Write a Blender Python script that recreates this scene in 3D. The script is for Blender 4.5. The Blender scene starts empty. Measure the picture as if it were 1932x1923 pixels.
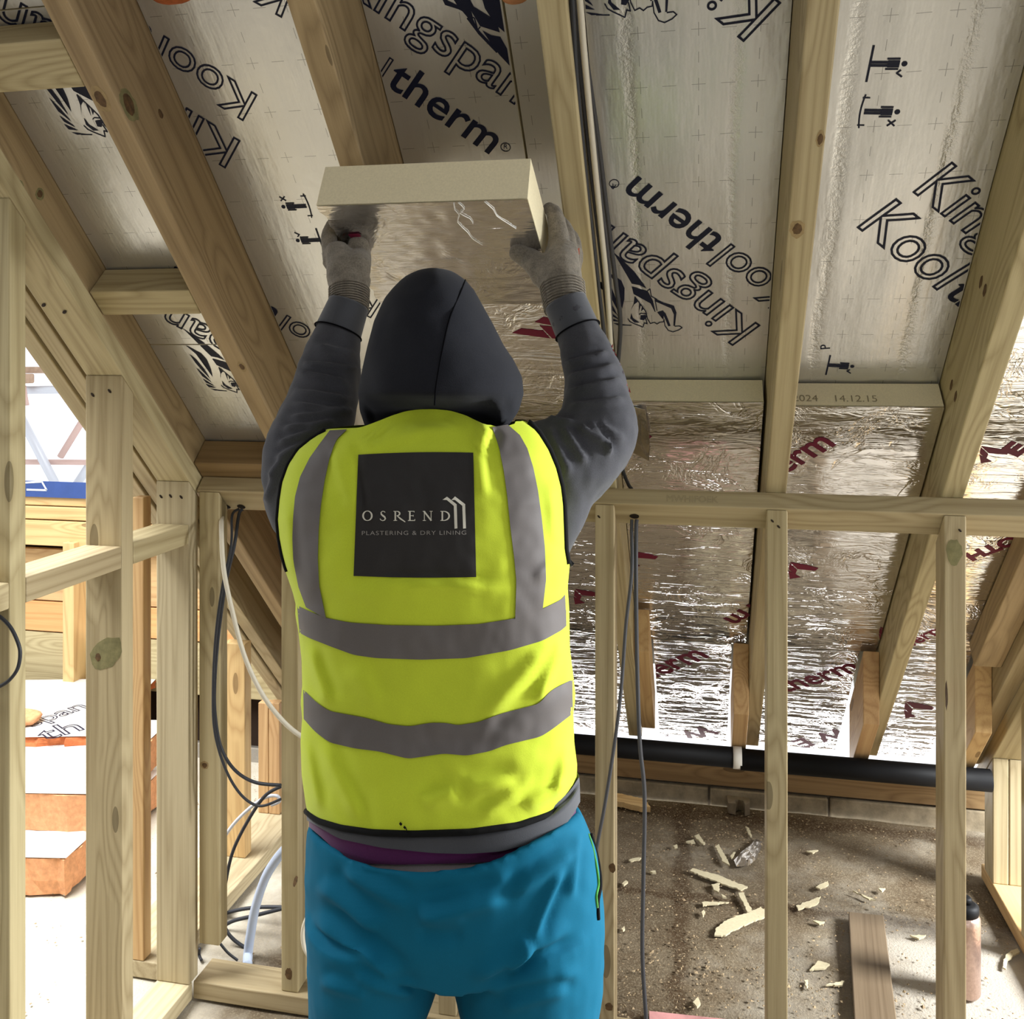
import bpy, bmesh, math, random
from math import sin, cos, pi, sqrt, hypot
from mathutils import Vector, Matrix, noise
import numpy as np
random.seed(7)
C = bpy.context.scene.collection
SC = bpy.context.scene

# ---------------------------------------------------------------- camera
EYE = 1.69                                   # eye height above the slab (m)
FOC, PCX, PCY, YAW = 1715.0, 966.0, 680.5, math.radians(11.6)
CY_, SY_ = cos(YAW), sin(YAW)
cam_d = bpy.data.cameras.new('camera'); cam = bpy.data.objects.new('camera', cam_d); C.objects.link(cam)
cam.location = (0, 0, EYE); cam.rotation_euler = (pi/2, 0, YAW)
cam_d.sensor_fit = 'HORIZONTAL'; cam_d.sensor_width = 36.0; cam_d.lens = 36.0*FOC/1932.0
cam_d.shift_x = 0.0; cam_d.shift_y = -(961.5-PCY)/1932.0
cam_d.clip_start = 0.02
SC.camera = cam
# ---------------------------------------------------------------- sky, lights, exposure
SC.view_settings.view_transform = 'Standard'; SC.view_settings.look = 'None'
SC.view_settings.gamma = 1.0; SC.view_settings.use_curve_mapping = False
SC.view_settings.exposure = 0.0
W = bpy.data.worlds.new('overcast_sky'); SC.world = W; W.use_nodes = True
bg = W.node_tree.nodes['Background']
bg.inputs['Color'].default_value = (0.93, 0.96, 1.0, 1); bg.inputs['Strength'].default_value = 1.5

def area(name, loc, target, sx, sy, power, col=(1, 1, 1)):
    l = bpy.data.lights.new(name, 'AREA'); l.shape = 'RECTANGLE'; l.size = sx; l.size_y = sy
    l.energy = power; l.color = col
    o = bpy.data.objects.new(name, l); C.objects.link(o); o.location = loc
    d = Vector(target)-Vector(loc); o.rotation_euler = d.to_track_quat('-Z', 'Y').to_euler()
    return o
# daylight through the open dormer side, the opening past the flask and the open eaves; two added fills behind
area('daylight_dormer', (-2.7, 1.8, 3.1), (-2.2, 2.0, 0.0), 1.8, 1.2, 125, (0.94, 0.97, 1)).data.spread = math.radians(110)
area('daylight_opening', (2.9, 2.3, 1.7), (0.95, 2.55, 0.0), 0.8, 0.8, 380, (0.95, 0.98, 1))
area('added_rear_fill', (0.7, -2.3, 0.95), (-0.3, 0.9, 0.05), 2.0, 1.0, 10, (1.0, 0.985, 0.96))  # added low fill from behind, no window known there
rl_ = area('added_overhead_fill', (0.45, -0.9, 2.75), (0.45, -0.55, 0.0), 1.3, 1.0, 52, (0.95, 0.975, 1.0)); rl_.data.spread = math.radians(80)  # added overhead fill, brightens the unseen floor so it bounces light up
ev_ = area('daylight_eaves', (0.3, 3.60, 0.165), (0.3, 3.35, 0.40), 3.0, 0.06, 7.5, (1.0, 1.0, 1.0)); ev_.data.spread = math.radians(150)

# ---------------------------------------------------------------- helpers: geometry of the place
def ray(x, y):
    u = (x-PCX)/FOC; v = -(y-PCY)/FOC
    return (CY_*u-SY_, SY_*u+CY_, v)
def onY(x, y, Y): r = ray(x, y); t = Y/r[1]; return Vector((r[0]*t, Y, r[2]*t+EYE))
def onX(x, y, X): r = ray(x, y); t = X/r[0]; return Vector((X, r[1]*t, r[2]*t+EYE))
def onZ(x, y, z): r = ray(x, y); t = (z-EYE)/r[2]; return Vector((r[0]*t, r[1]*t, z))
def CF(x, y, D): r = ray(x, y); return Vector((r[0]*D, r[1]*D, r[2]*D+EYE))   # D metres along the view axis
R2 = sqrt(2.0)
KR = 1.921                                    # underside of the rafters: Y + (Z-EYE) = KR, a 45 degree roof
def SL(u, v, d):                              # roof coordinates: across, down the slope, outwards from rafter underside
    w = KR/R2+d
    return Vector((u, (w+v)/R2, (w-v)/R2+EYE))
def uv_at(x, y, d):                           # where the sight line of the photograph meets the roof layer at depth d
    r = ray(x, y); k = KR+d*R2; t = k/(r[1]+r[2])
    return (r[0]*t, (r[1]*t-r[2]*t)/R2)

# ---------------------------------------------------------------- materials
def new_mat(name):
    m = bpy.data.materials.new(name); m.use_nodes = True
    nt = m.node_tree; b = nt.nodes['Principled BSDF']
    return m, nt, b
def srgb(h):
    h = h.lstrip('#'); c = [int(h[i:i+2], 16)/255 for i in (0, 2, 4)]
    return tuple((x/12.92 if x <= 0.04045 else ((x+0.055)/1.055)**2.4) for x in c)+(1,)
def N(nt, t, **kw):
    n = nt.nodes.new(t)
    for k, v in kw.items():
        if k.startswith('i_'): n.inputs[k[2:].replace('_', ' ')].default_value = v
        else: setattr(n, k, v)
    return n
def mathn(nt, op, a, b=None, c=None):
    n = N(nt, 'ShaderNodeMath', operation=op)
    for i, x in enumerate((a, b, c)):
        if x is None: continue
        if isinstance(x, (int, float)): n.inputs[i].default_value = x
        else: nt.links.new(x, n.inputs[i])
    return n.outputs[0]
def mixc(nt, f, a, b):
    n = N(nt, 'ShaderNodeMix', data_type='RGBA')
    for i, x in ((0, f), (6, a), (7, b)):
        if isinstance(x, (int, float)): n.inputs[i].default_value = x
        elif isinstance(x, tuple): n.inputs[i].default_value = x
        else: nt.links.new(x, n.inputs[i])
    return n.outputs[2]
def ramp(nt, fac, stops):
    r = N(nt, 'ShaderNodeValToRGB'); nt.links.new(fac, r.inputs[0])
    e = r.color_ramp.elements
    while len(e) < len(stops): e.new(0.5)
    for k, (p, c) in enumerate(stops):
        e[k].position = p; e[k].color = c if len(c) == 4 else tuple(c)+(1,)
    return r.outputs[0]
def bump(nt, b, h, strength, dist):
    n = N(nt, 'ShaderNodeBump'); n.inputs['Strength'].default_value = strength; n.inputs['Distance'].default_value = dist
    nt.links.new(h, n.inputs['Height']); nt.links.new(n.outputs[0], b.inputs['Normal'])

def wood(name, light, dark, knots=True, rough=0.62, val=0.16):
    m, nt, b = new_mat(name)
    tc = N(nt, 'ShaderNodeTexCoord'); oi = N(nt, 'ShaderNodeObjectInfo')
    off = N(nt, 'ShaderNodeCombineXYZ')
    r20 = mathn(nt, 'MULTIPLY', oi.outputs['Random'], 37.0)
    for i in range(3): nt.links.new(r20, off.inputs[i])
    add = N(nt, 'ShaderNodeVectorMath', operation='ADD')
    nt.links.new(tc.outputs['Object'], add.inputs[0]); nt.links.new(off.outputs[0], add.inputs[1])
    def mapped(sc):
        mp = N(nt, 'ShaderNodeMapping'); mp.inputs['Scale'].default_value = sc
        nt.links.new(add.outputs[0], mp.inputs['Vector']); return mp.outputs[0]
    n1 = N(nt, 'ShaderNodeTexNoise', i_Scale=1.0, i_Detail=2.0, i_Roughness=0.45, i_Distortion=0.25)
    nt.links.new(mapped((0.30, 8, 8)), n1.inputs['Vector'])
    # knots pull the rings round themselves
    vo = N(nt, 'ShaderNodeTexVoronoi', feature='F1', i_Scale=1.0, i_Randomness=1.0)
    nt.links.new(mapped((2.1, 7.5, 7.5)), vo.inputs['Vector'])
    kd = mathn(nt, 'MULTIPLY', mathn(nt, 'SUBTRACT', 0.42, vo.outputs['Distance']), 0.55)
    kd = mathn(nt, 'MAXIMUM', kd, 0.0)
    field = mathn(nt, 'ADD', n1.outputs['Fac'], kd) if knots else n1.outputs['Fac']
    rings = mathn(nt, 'PINGPONG', mathn(nt, 'MULTIPLY', field, 26.0), 1.0)
    rings = mathn(nt, 'POWER', rings, 1.7)
    n2 = N(nt, 'ShaderNodeTexNoise', i_Scale=1.0, i_Detail=3.0, i_Roughness=0.6)
    nt.links.new(mapped((5, 210, 210)), n2.inputs['Vector'])
    n3 = N(nt, 'ShaderNodeTexNoise', i_Scale=1.0, i_Detail=2.0)
    nt.links.new(mapped((1.3, 5, 5)), n3.inputs['Vector'])
    f = mathn(nt, 'ADD', mathn(nt, 'MULTIPLY', rings, 0.50), mathn(nt, 'MULTIPLY', mathn(nt, 'SUBTRACT', n2.outputs['Fac'], 0.4), 0.7))
    f = mathn(nt, 'ADD', f, mathn(nt, 'MULTIPLY', mathn(nt, 'SUBTRACT', n3.outputs['Fac'], 0.5), 0.5))
    cl = N(nt, 'ShaderNodeClamp'); nt.links.new(f, cl.inputs[0])
    col = mixc(nt, cl.outputs[0], light, dark)
    if knots:
        kk = mathn(nt, 'LESS_THAN', vo.outputs['Distance'], 0.085)
        k2 = mathn(nt, 'MULTIPLY', kk, 0.6)
        col = mixc(nt, k2, col, tuple(c*0.35 for c in dark[:3])+(1,))
    hs = N(nt, 'ShaderNodeHueSaturation')
    nt.links.new(col, hs.inputs['Color'])
    nt.links.new(mathn(nt, 'ADD', mathn(nt, 'MULTIPLY', oi.outputs['Random'], val), 1.0-val/2), hs.inputs['Value'])
    nt.links.new(mathn(nt, 'ADD', mathn(nt, 'MULTIPLY', oi.outputs['Random'], 0.012), 0.494), hs.inputs['Hue'])
    nt.links.new(hs.outputs[0], b.inputs['Base Color'])
    b.inputs['Roughness'].default_value = rough; b.inputs['Specular IOR Level'].default_value = 0.25
    bump(nt, b, f, 0.25, 0.0012)
    return m

def plain(name, col, rough=0.8, metal=0.0, nscale=0, namt=0.15, bstr=0.0, bdist=0.002, bscale=None, spec=0.3, sheen=0.0):
    m, nt, b = new_mat(name)
    c = srgb(col) if isinstance(col, str) else col
    b.inputs['Roughness'].default_value = rough; b.inputs['Metallic'].default_value = metal
    b.inputs['Specular IOR Level'].default_value = spec
    if sheen: b.inputs['Sheen Weight'].default_value = sheen
    tc = N(nt, 'ShaderNodeTexCoord')
    if nscale:
        n = N(nt, 'ShaderNodeTexNoise', i_Scale=float(nscale), i_Detail=5.0, i_Roughness=0.6)
        nt.links.new(tc.outputs['Object'], n.inputs['Vector'])
        lo = tuple(x*(1-namt) for x in c[:3])+(1,); hi = tuple(min(1, x*(1+namt)) for x in c[:3])+(1,)
        nt.links.new(ramp(nt, n.outputs['Fac'], [(0.3, lo), (0.7, hi)]), b.inputs['Base Color'])
        if bstr:
            n2 = N(nt, 'ShaderNodeTexNoise', i_Scale=float(bscale or nscale), i_Detail=4.0)
            nt.links.new(tc.outputs['Object'], n2.inputs['Vector'])
            bump(nt, b, n2.outputs['Fac'], bstr, bdist)
    else:
        b.inputs['Base Color'].default_value = c
    return m

M = {}
M['pine'] = wood('treated_pine', srgb('#b3a37e'), srgb('#85734f'))
M['pine_pale'] = wood('pale_pine', srgb('#bcae8b'), srgb('#92825f'))
M['pine_warm'] = wood('untreated_pine', srgb('#c9a877'), srgb('#a27c50'))
M['pine_brown'] = wood('weathered_pine', srgb('#8d744f'), srgb('#654d30'))
M['rafter'] = wood('rafter_pine', srgb('#a38b68'), srgb('#725c40'))
M['board_orange'] = wood('orange_plywood', srgb('#cf9a68'), srgb('#b5794a'), knots=False)
M['sarking'] = wood('sarking_board', srgb('#94683c'), srgb('#5e3b1c'))
M['plank'] = wood('dusty_plank', srgb('#75654f'), srgb('#53432f'), knots=False)
M['nail'] = plain('nail_dent', '#2a1d10', 0.8)

def foil_printed():
    m, nt, b = new_mat('printed_foil_facing')
    uv = N(nt, 'ShaderNodeUVMap'); sep = N(nt, 'ShaderNodeSeparateXYZ'); nt.links.new(uv.outputs[0], sep.inputs[0])
    P = 0.105
    def per(o): return mathn(nt, 'SUBTRACT', mathn(nt, 'MODULO', mathn(nt, 'ADD', mathn(nt, 'DIVIDE', o, P), 50.5), 1.0), 0.5)
    cu, cv = per(sep.outputs[0]), per(sep.outputs[1])
    au, av = mathn(nt, 'ABSOLUTE', cu), mathn(nt, 'ABSOLUTE', cv)
    # cross at every grid point, a dash half way
    h1 = mathn(nt, 'MULTIPLY', mathn(nt, 'LESS_THAN', av, 0.006), mathn(nt, 'LESS_THAN', au, 0.12))
    v1 = mathn(nt, 'MULTIPLY', mathn(nt, 'LESS_THAN', au, 0.006), mathn(nt, 'LESS_THAN', av, 0.12))
    h2 = mathn(nt, 'MULTIPLY', mathn(nt, 'LESS_THAN', av, 0.006), mathn(nt, 'GREATER_THAN', au, 0.38))
    v2 = mathn(nt, 'MULTIPLY', mathn(nt, 'LESS_THAN', au, 0.006), mathn(nt, 'GREATER_THAN', av, 0.40))
    g = mathn(nt, 'MAXIMUM', mathn(nt, 'MAXIMUM', h1, v1), mathn(nt, 'MAXIMUM', h2, v2))
    tc = N(nt, 'ShaderNodeTexCoord')
    n = N(nt, 'ShaderNodeTexNoise', i_Scale=3.0, i_Detail=3.0); nt.links.new(tc.outputs['Object'], n.inputs['Vector'])
    base = ramp(nt, n.outputs['Fac'], [(0.3, (0.64, 0.64, 0.635)), (0.7, (0.74, 0.74, 0.73))])
    nt.links.new(mixc(nt, mathn(nt, 'MULTIPLY', g, 0.55), base, (0.12, 0.12, 0.13, 1)), b.inputs['Base Color'])
    b.inputs['Metallic'].default_value = 0.82; b.inputs['Roughness'].default_value = 0.33
    # woven scrim, long dents down the slope and small creases
    mp = N(nt, 'ShaderNodeMapping'); mp.inputs['Scale'].default_value = (14, 2.2, 1); nt.links.new(uv.outputs[0], mp.inputs[0])
    a = N(nt, 'ShaderNodeTexNoise', i_Scale=1.0, i_Detail=4.0, i_Roughness=0.65); nt.links.new(mp.outputs[0], a.inputs['Vector'])
    c = N(nt, 'ShaderNodeTexNoise', i_Scale=38.0, i_Detail=3.0, i_Roughness=0.6); nt.links.new(uv.outputs[0], c.inputs['Vector'])
    s1 = mathn(nt, 'SINE', mathn(nt, 'MULTIPLY', sep.outputs[0], 2*pi/0.0045))
    s2 = mathn(nt, 'SINE', mathn(nt, 'MULTIPLY', sep.outputs[1], 2*pi/0.0045))
    # crumpled dent lines running down the slope
    wob = mathn(nt, 'MULTIPLY', mathn(nt, 'SUBTRACT', a.outputs['Fac'], 0.5), 0.035)
    fl = N(nt, 'ShaderNodeTexNoise', i_Scale=75.0, i_Detail=3.0, i_Roughness=0.7); nt.links.new(uv.outputs[0], fl.inputs['Vector'])
    dents = None
    for uu in (-0.125, 0.065, 0.262, 0.452):
        q = mathn(nt, 'DIVIDE', mathn(nt, 'SUBTRACT', mathn(nt, 'ADD', sep.outputs[0], wob), uu), 0.011)
        g_ = mathn(nt, 'POWER', 2.718, mathn(nt, 'MULTIPLY', mathn(nt, 'MULTIPLY', q, q), -1.0))
        dents = g_ if dents is None else mathn(nt, 'ADD', dents, g_)
    dents = mathn(nt, 'MULTIPLY', dents, mathn(nt, 'SUBTRACT', mathn(nt, 'MULTIPLY', fl.outputs['Fac'], 1.3), 0.15))
    hsum = mathn(nt, 'ADD', mathn(nt, 'MULTIPLY', dents, 1.1), mathn(nt, 'ADD', a.outputs['Fac'], mathn(nt, 'MULTIPLY', c.outputs['Fac'], 0.25)), mathn(nt, 'MULTIPLY', mathn(nt, 'ADD', s1, s2), 0.012))
    bump(nt, b, hsum, 0.35, 0.006)
    return m
M['foil_print'] = foil_printed()

def foil_shiny(name='bright_wrinkled_foil', rough=0.13, bs=0.6, bd=0.0065):
    m, nt, b = new_mat(name)
    uv = N(nt, 'ShaderNodeUVMap')
    def ridge(sc, det, dist, rough=0.6):
        mp = N(nt, 'ShaderNodeMapping'); mp.inputs['Scale'].default_value = sc; nt.links.new(uv.outputs[0], mp.inputs[0])
        a = N(nt, 'ShaderNodeTexNoise', i_Scale=1.0, i_Detail=det, i_Roughness=rough, i_Distortion=dist); nt.links.new(mp.outputs[0], a.inputs['Vector'])
        return mathn(nt, 'ABSOLUTE', mathn(nt, 'SUBTRACT', a.outputs['Fac'], 0.5))
    r1 = mathn(nt, 'MINIMUM', mathn(nt, 'MULTIPLY', ridge((6, 36, 1), 3.0, 0.7), 8.0), 1.0)      # wrinkles across the slope
    r2 = mathn(nt, 'MINIMUM', mathn(nt, 'MULTIPLY', ridge((8, 7, 1), 4.0, 1.4), 16.0), 1.0)     # irregular cracks
    big = N(nt, 'ShaderNodeTexNoise', i_Scale=5.0, i_Detail=2.0); nt.links.new(uv.outputs[0], big.inputs['Vector'])
    msk = ramp(nt, big.outputs['Fac'], [(0.47, (0.05, 0.05, 0.05)), (0.62, (1, 1, 1))])
    lo = N(nt, 'ShaderNodeTexNoise', i_Scale=9.0, i_Detail=2.0); nt.links.new(uv.outputs[0], lo.inputs['Vector'])
    h = mathn(nt, 'ADD', mathn(nt, 'MULTIPLY', mathn(nt, 'SUBTRACT', 1.0, r1), 0.16), mathn(nt, 'MULTIPLY', mathn(nt, 'MULTIPLY', mathn(nt, 'SUBTRACT', 1.0, r2), msk), 0.34))
    h = mathn(nt, 'ADD', h, mathn(nt, 'MULTIPLY', lo.outputs['Fac'], 0.5))
    bump(nt, b, h, bs, bd)
    b.inputs['Base Color'].default_value = (0.80, 0.79, 0.785, 1)
    b.inputs['Metallic'].default_value = 0.98; b.inputs['Roughness'].default_value = rough
    return m
M['foil'] = foil_shiny()
M['foil_held'] = foil_shiny('held_board_foil', 0.17, 0.5, 0.0032)
M['tear'] = plain('torn_foil_edge', '#efece4', 0.4, 0.3)
M['foil_low'] = foil_shiny('rippled_foil', 0.19, 0.75, 0.008)
M['ink'] = plain('navy_print', '#10162f', 0.5)
M['ink_red'] = plain('maroon_print', '#6d1330', 0.45)
M['foam'] = plain('cream_foam', '#dfd3b0', 0.95, nscale=260, namt=0.06, bstr=0.3, bdist=0.001)
M['foam_pale'] = plain('pale_foam_offcut', '#c3b797', 0.95, nscale=120, namt=0.08, bstr=0.3, bdist=0.001)
M['foam_orange'] = plain('orange_foam', '#cf9468', 0.95, nscale=60, namt=0.18, bstr=0.4, bdist=0.003)
M['foam_red'] = plain('rusty_foam', '#b4643a', 0.95, nscale=60, namt=0.2, bstr=0.4, bdist=0.003)
M['hole'] = plain('splintered_hole', '#20160c', 0.95)
M['black_plastic'] = plain('black_plastic', '#08080a', 0.6, nscale=9, namt=0.3, spec=0.2)
M['white_plastic'] = plain('white_plastic', '#d8d4cb', 0.5)
M['cable_grey'] = plain('grey_cable', '#4a4a4d', 0.55)
M['cable_dark'] = plain('dark_cable', '#2f3034', 0.5)
M['cable_white'] = plain('white_cable', '#d8d0bd', 0.5)
M['pipe_blue'] = plain('pale_blue_pipe', '#b4bfd2', 0.45)
M['blue_sheet'] = plain('blue_membrane', '#33497f', 0.7, nscale=14, namt=0.1)
M['chalk'] = plain('white_marking', '#d5dae6', 0.8)
M['steel'] = plain('galvanised_steel', '#c9cbd1', 0.5, 0.3)
M['rust_steel'] = plain('rusty_tube', '#c7aaa0', 0.7)
M['scaf_board'] = plain('scaffold_board', '#a98f79', 0.85, nscale=30, namt=0.15)
M['slab_sheet'] = plain('pale_silver_sheet', '#d6d4ce', 0.45, 0.35, nscale=12, namt=0.1)
M['dark_void'] = plain('gap_shade', '#2a1d12', 0.95)
M['stone'] = plain('broken_concrete', '#6f6250', 0.95, nscale=40, namt=0.2, bstr=0.6, bdist=0.006)
M['membrane'] = plain('grey_membrane', '#6d675d', 0.8, nscale=5)
M['pink_sheet'] = plain('pink_white_wrap', '#c58d8a', 0.5, nscale=9, namt=0.35)
M['copper'] = plain('copper_flask', '#bda295', 0.30, 0.75, nscale=120, namt=0.12, bstr=0.4, bdist=0.002)
M['sandstone'] = plain('concrete_block', '#877a64', 0.95, nscale=22, namt=0.3, bstr=0.6, bdist=0.006)
M['plastic_film'] = plain('torn_foil_tape', '#b9b1a6', 0.22, 0.9, nscale=30, namt=0.1, bstr=0.5, bdist=0.004)

FLOOR_C = (-0.6, 0.4725)                       # middle of the slab, origin of its own coordinates
def FLX(x): return x-FLOOR_C[0]
def FLY(y): return y-FLOOR_C[1]
def floor_mat():
    m, nt, b = new_mat('dusty_slab')
    tc = N(nt, 'ShaderNodeTexCoord')
    def nz(s, d=5.0, r=0.6):
        n = N(nt, 'ShaderNodeTexNoise', i_Scale=float(s), i_Detail=d, i_Roughness=r); nt.links.new(tc.outputs['Object'], n.inputs['Vector']); return n.outputs['Fac']
    a, c, f = nz(1.6), nz(9), nz(160, 3.0, 0.7)
    base = ramp(nt, a, [(0.35, srgb('#5a4d3b')), (0.52, srgb('#6f624f')), (0.66, srgb('#958d7e'))])
    dirt = ramp(nt, c, [(0.40, (0, 0, 0)), (0.62, (1, 1, 1))])
    base = mixc(nt, mathn(nt, 'MULTIPLY', dirt, 0.45), base, srgb('#4c3a26'))
    # joints between the old boards packed with dark dirt
    sp0 = N(nt, 'ShaderNodeSeparateXYZ'); nt.links.new(tc.outputs['Object'], sp0.inputs[0])
    wx = mathn(nt, 'MULTIPLY', mathn(nt, 'SUBTRACT', c, 0.5), 0.10)
    for ax_, c0, w_ in ((0, FLX(-0.055), 0.035), (1, FLY(2.93), 0.03), (1, FLY(3.47), 0.06), (1, FLY(2.33), 0.08)):
        q = mathn(nt, 'ABSOLUTE', mathn(nt, 'SUBTRACT', mathn(nt, 'ADD', sp0.outputs[ax_], wx), c0))
        jm = mathn(nt, 'MAXIMUM', mathn(nt, 'SUBTRACT', 1.0, mathn(nt, 'DIVIDE', q, w_)), 0.0)
        base = mixc(nt, mathn(nt, 'MULTIPLY', mathn(nt, 'MINIMUM', mathn(nt, 'MULTIPLY', jm, 1.6), 1.0), 0.75), base, srgb('#3f2d1a'))
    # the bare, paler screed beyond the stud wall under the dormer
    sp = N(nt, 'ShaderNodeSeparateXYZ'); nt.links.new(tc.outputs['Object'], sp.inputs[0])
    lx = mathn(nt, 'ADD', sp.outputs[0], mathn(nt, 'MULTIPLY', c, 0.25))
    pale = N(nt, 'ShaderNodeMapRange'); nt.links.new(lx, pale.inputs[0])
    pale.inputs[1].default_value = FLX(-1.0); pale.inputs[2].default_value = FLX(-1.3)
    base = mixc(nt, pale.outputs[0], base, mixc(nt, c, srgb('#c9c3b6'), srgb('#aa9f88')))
    # pool of daylight by the flask, painted into the floor colour
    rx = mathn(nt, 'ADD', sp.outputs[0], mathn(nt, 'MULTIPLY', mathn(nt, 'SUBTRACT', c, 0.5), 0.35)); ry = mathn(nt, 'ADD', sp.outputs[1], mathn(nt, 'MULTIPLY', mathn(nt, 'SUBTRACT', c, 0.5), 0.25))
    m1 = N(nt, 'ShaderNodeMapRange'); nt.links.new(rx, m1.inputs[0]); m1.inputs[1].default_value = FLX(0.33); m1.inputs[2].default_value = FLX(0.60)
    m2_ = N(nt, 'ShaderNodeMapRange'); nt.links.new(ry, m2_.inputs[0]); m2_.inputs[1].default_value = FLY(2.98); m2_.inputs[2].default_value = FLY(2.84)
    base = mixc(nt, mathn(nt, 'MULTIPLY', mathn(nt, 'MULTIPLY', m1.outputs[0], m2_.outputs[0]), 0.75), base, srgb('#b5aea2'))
    near = N(nt, 'ShaderNodeMapRange'); nt.links.new(mathn(nt, 'ADD', sp.outputs[1], mathn(nt, 'MULTIPLY', c, 0.3)), near.inputs[0])  # unseen floor toward the viewer, toned paler to bounce light up
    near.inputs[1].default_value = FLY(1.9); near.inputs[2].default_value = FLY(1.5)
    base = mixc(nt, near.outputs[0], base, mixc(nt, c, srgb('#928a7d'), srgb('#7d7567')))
    grit = ramp(nt, f, [(0.50, (0, 0, 0)), (0.62, (1, 1, 1))])
    base = mixc(nt, mathn(nt, 'MULTIPLY', grit, 0.22), base, srgb('#b5a78c'))
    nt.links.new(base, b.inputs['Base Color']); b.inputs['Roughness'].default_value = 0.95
    b.inputs['Specular IOR Level'].default_value = 0.15
    bump(nt, b, mathn(nt, 'ADD', f, mathn(nt, 'MULTIPLY', c, 2.0)), 0.5, 0.006)
    return m
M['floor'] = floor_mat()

def cloth(name, col, weave=900, amt=0.12, bs=0.25, rough=0.9, sheen=0.3, blot=8):
    m, nt, b = new_mat(name); c = srgb(col)
    tc = N(nt, 'ShaderNodeTexCoord')
    n = N(nt, 'ShaderNodeTexNoise', i_Scale=float(blot), i_Detail=4.0); nt.links.new(tc.outputs['Object'], n.inputs['Vector'])
    w = N(nt, 'ShaderNodeTexNoise', i_Scale=float(weave), i_Detail=2.0); nt.links.new(tc.outputs['Object'], w.inputs['Vector'])
    f = mathn(nt, 'ADD', mathn(nt, 'MULTIPLY', n.outputs['Fac'], 0.5), mathn(nt, 'MULTIPLY', w.outputs['Fac'], 0.5))
    lo = tuple(x*(1-amt) for x in c[:3])+(1,); hi = tuple(min(1, x*(1+amt)) for x in c[:3])+(1,)
    nt.links.new(ramp(nt, f, [(0.35, lo), (0.65, hi)]), b.inputs['Base Color'])
    b.inputs['Roughness'].default_value = rough; b.inputs['Specular IOR Level'].default_value = 0.15
    b.inputs['Sheen Weight'].default_value = sheen
    bump(nt, b, f, bs, 0.0015)
    return m
M['hiviz'] = cloth('hi_vis_yellow', '#b9c832', 700, 0.06, 0.15, 0.75, 0.1)
M['reflective'] = cloth('reflective_tape', '#625d5b', 1500, 0.10, 0.12, 0.5, 0.0)
M['patch'] = cloth('charcoal_patch', '#2d2b2a', 900, 0.10, 0.1, 0.6, 0.0)
M['seam'] = plain('dark_seam', '#07070a', 0.9, spec=0.05)
M['piping'] = cloth('black_piping', '#0c0c0c', 600, 0.1, sheen=0.0)
M['code_print'] = plain('faint_code', '#8f8468', 0.8)
M['silver_print'] = plain('silver_print', '#c9c5b6', 0.5)
M['grey_print'] = plain('dim_silver_print', '#8d8882', 0.5)
M['sweat'] = cloth('charcoal_sweatshirt', '#404044', 800, 0.20, 0.3, 0.95, 0.12)
M['hood'] = cloth('dark_hood', '#1b1c21', 800, 0.22, 0.3, 0.95, 0.05)
M['rib'] = cloth('ribbed_cuff', '#434448', 1200, 0.12, 0.4)
M['purple'] = cloth('purple_shirt', '#4a1446', 700, 0.15)
M['underwear'] = cloth('pale_grey_cloth', '#a99fa0', 700, 0.08)
M['trousers'] = cloth('blue_joggers', '#045873', 600, 0.06, 0.10, 0.85, 0.0)
M['green_trim'] = cloth('green_trim', '#3f8a35', 600, 0.1)
M['glove'] = cloth('grey_knit_glove', '#776f62', 420, 0.35, 0.6, 0.9, 0.2, 60)
M['glove_palm'] = cloth('coated_glove_palm', '#6f695e', 90, 0.08, 0.15, 0.7, 0.0)
M['glove_tag'] = plain('red_glove_tag', '#d3755f', 0.7)
M['skin'] = plain('skin', '#7a4e3a', 0.55, nscale=30, namt=0.06)
M['thread_red'] = plain('red_thread', '#96393a', 0.8)
M['boot'] = plain('brown_boot', '#5b4128', 0.7, nscale=20)

# ---------------------------------------------------------------- helpers: objects
def tag(o, label=None, cat=None, group=None, kind=None):
    if label: o['label'] = label
    if cat: o['category'] = cat
    if group: o['group'] = group
    if kind: o['kind'] = kind
    return o
def link(name, me, mat=None, parent=None, mw=None):
    o = bpy.data.objects.new(name, me); C.objects.link(o)
    if mat is not None:
        me.materials.clear(); me.materials.append(mat)
    if mw is not None: o.matrix_world = mw
    if parent is not None:
        o.parent = parent; o.matrix_parent_inverse = parent.matrix_world.inverted()
    return o
def empty(name, loc, label, cat, group=None):
    o = bpy.data.objects.new(name, None); C.objects.link(o)
    o.matrix_world = Matrix.Translation(loc); o.empty_display_size = 0.05
    return tag(o, label, cat, group)
def mesh_from(name, verts, faces, smooth=False):
    me = bpy.data.meshes.new(name); me.from_pydata([tuple(v) for v in verts], [], faces); me.update()
    if smooth: me.polygons.foreach_set('use_smooth', [True]*len(me.polygons))
    return me
def local(verts):                                # centre world points on their own origin
    c = sum((Vector(v) for v in verts), Vector())/len(verts)
    return [Vector(v)-c for v in verts], Matrix.Translation(c)
def solid(name, verts, faces, mat, parent=None, smooth=False):
    vs, mw = local(verts)
    return link(name, mesh_from(name, vs, faces, smooth), mat, parent, mw)

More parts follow.
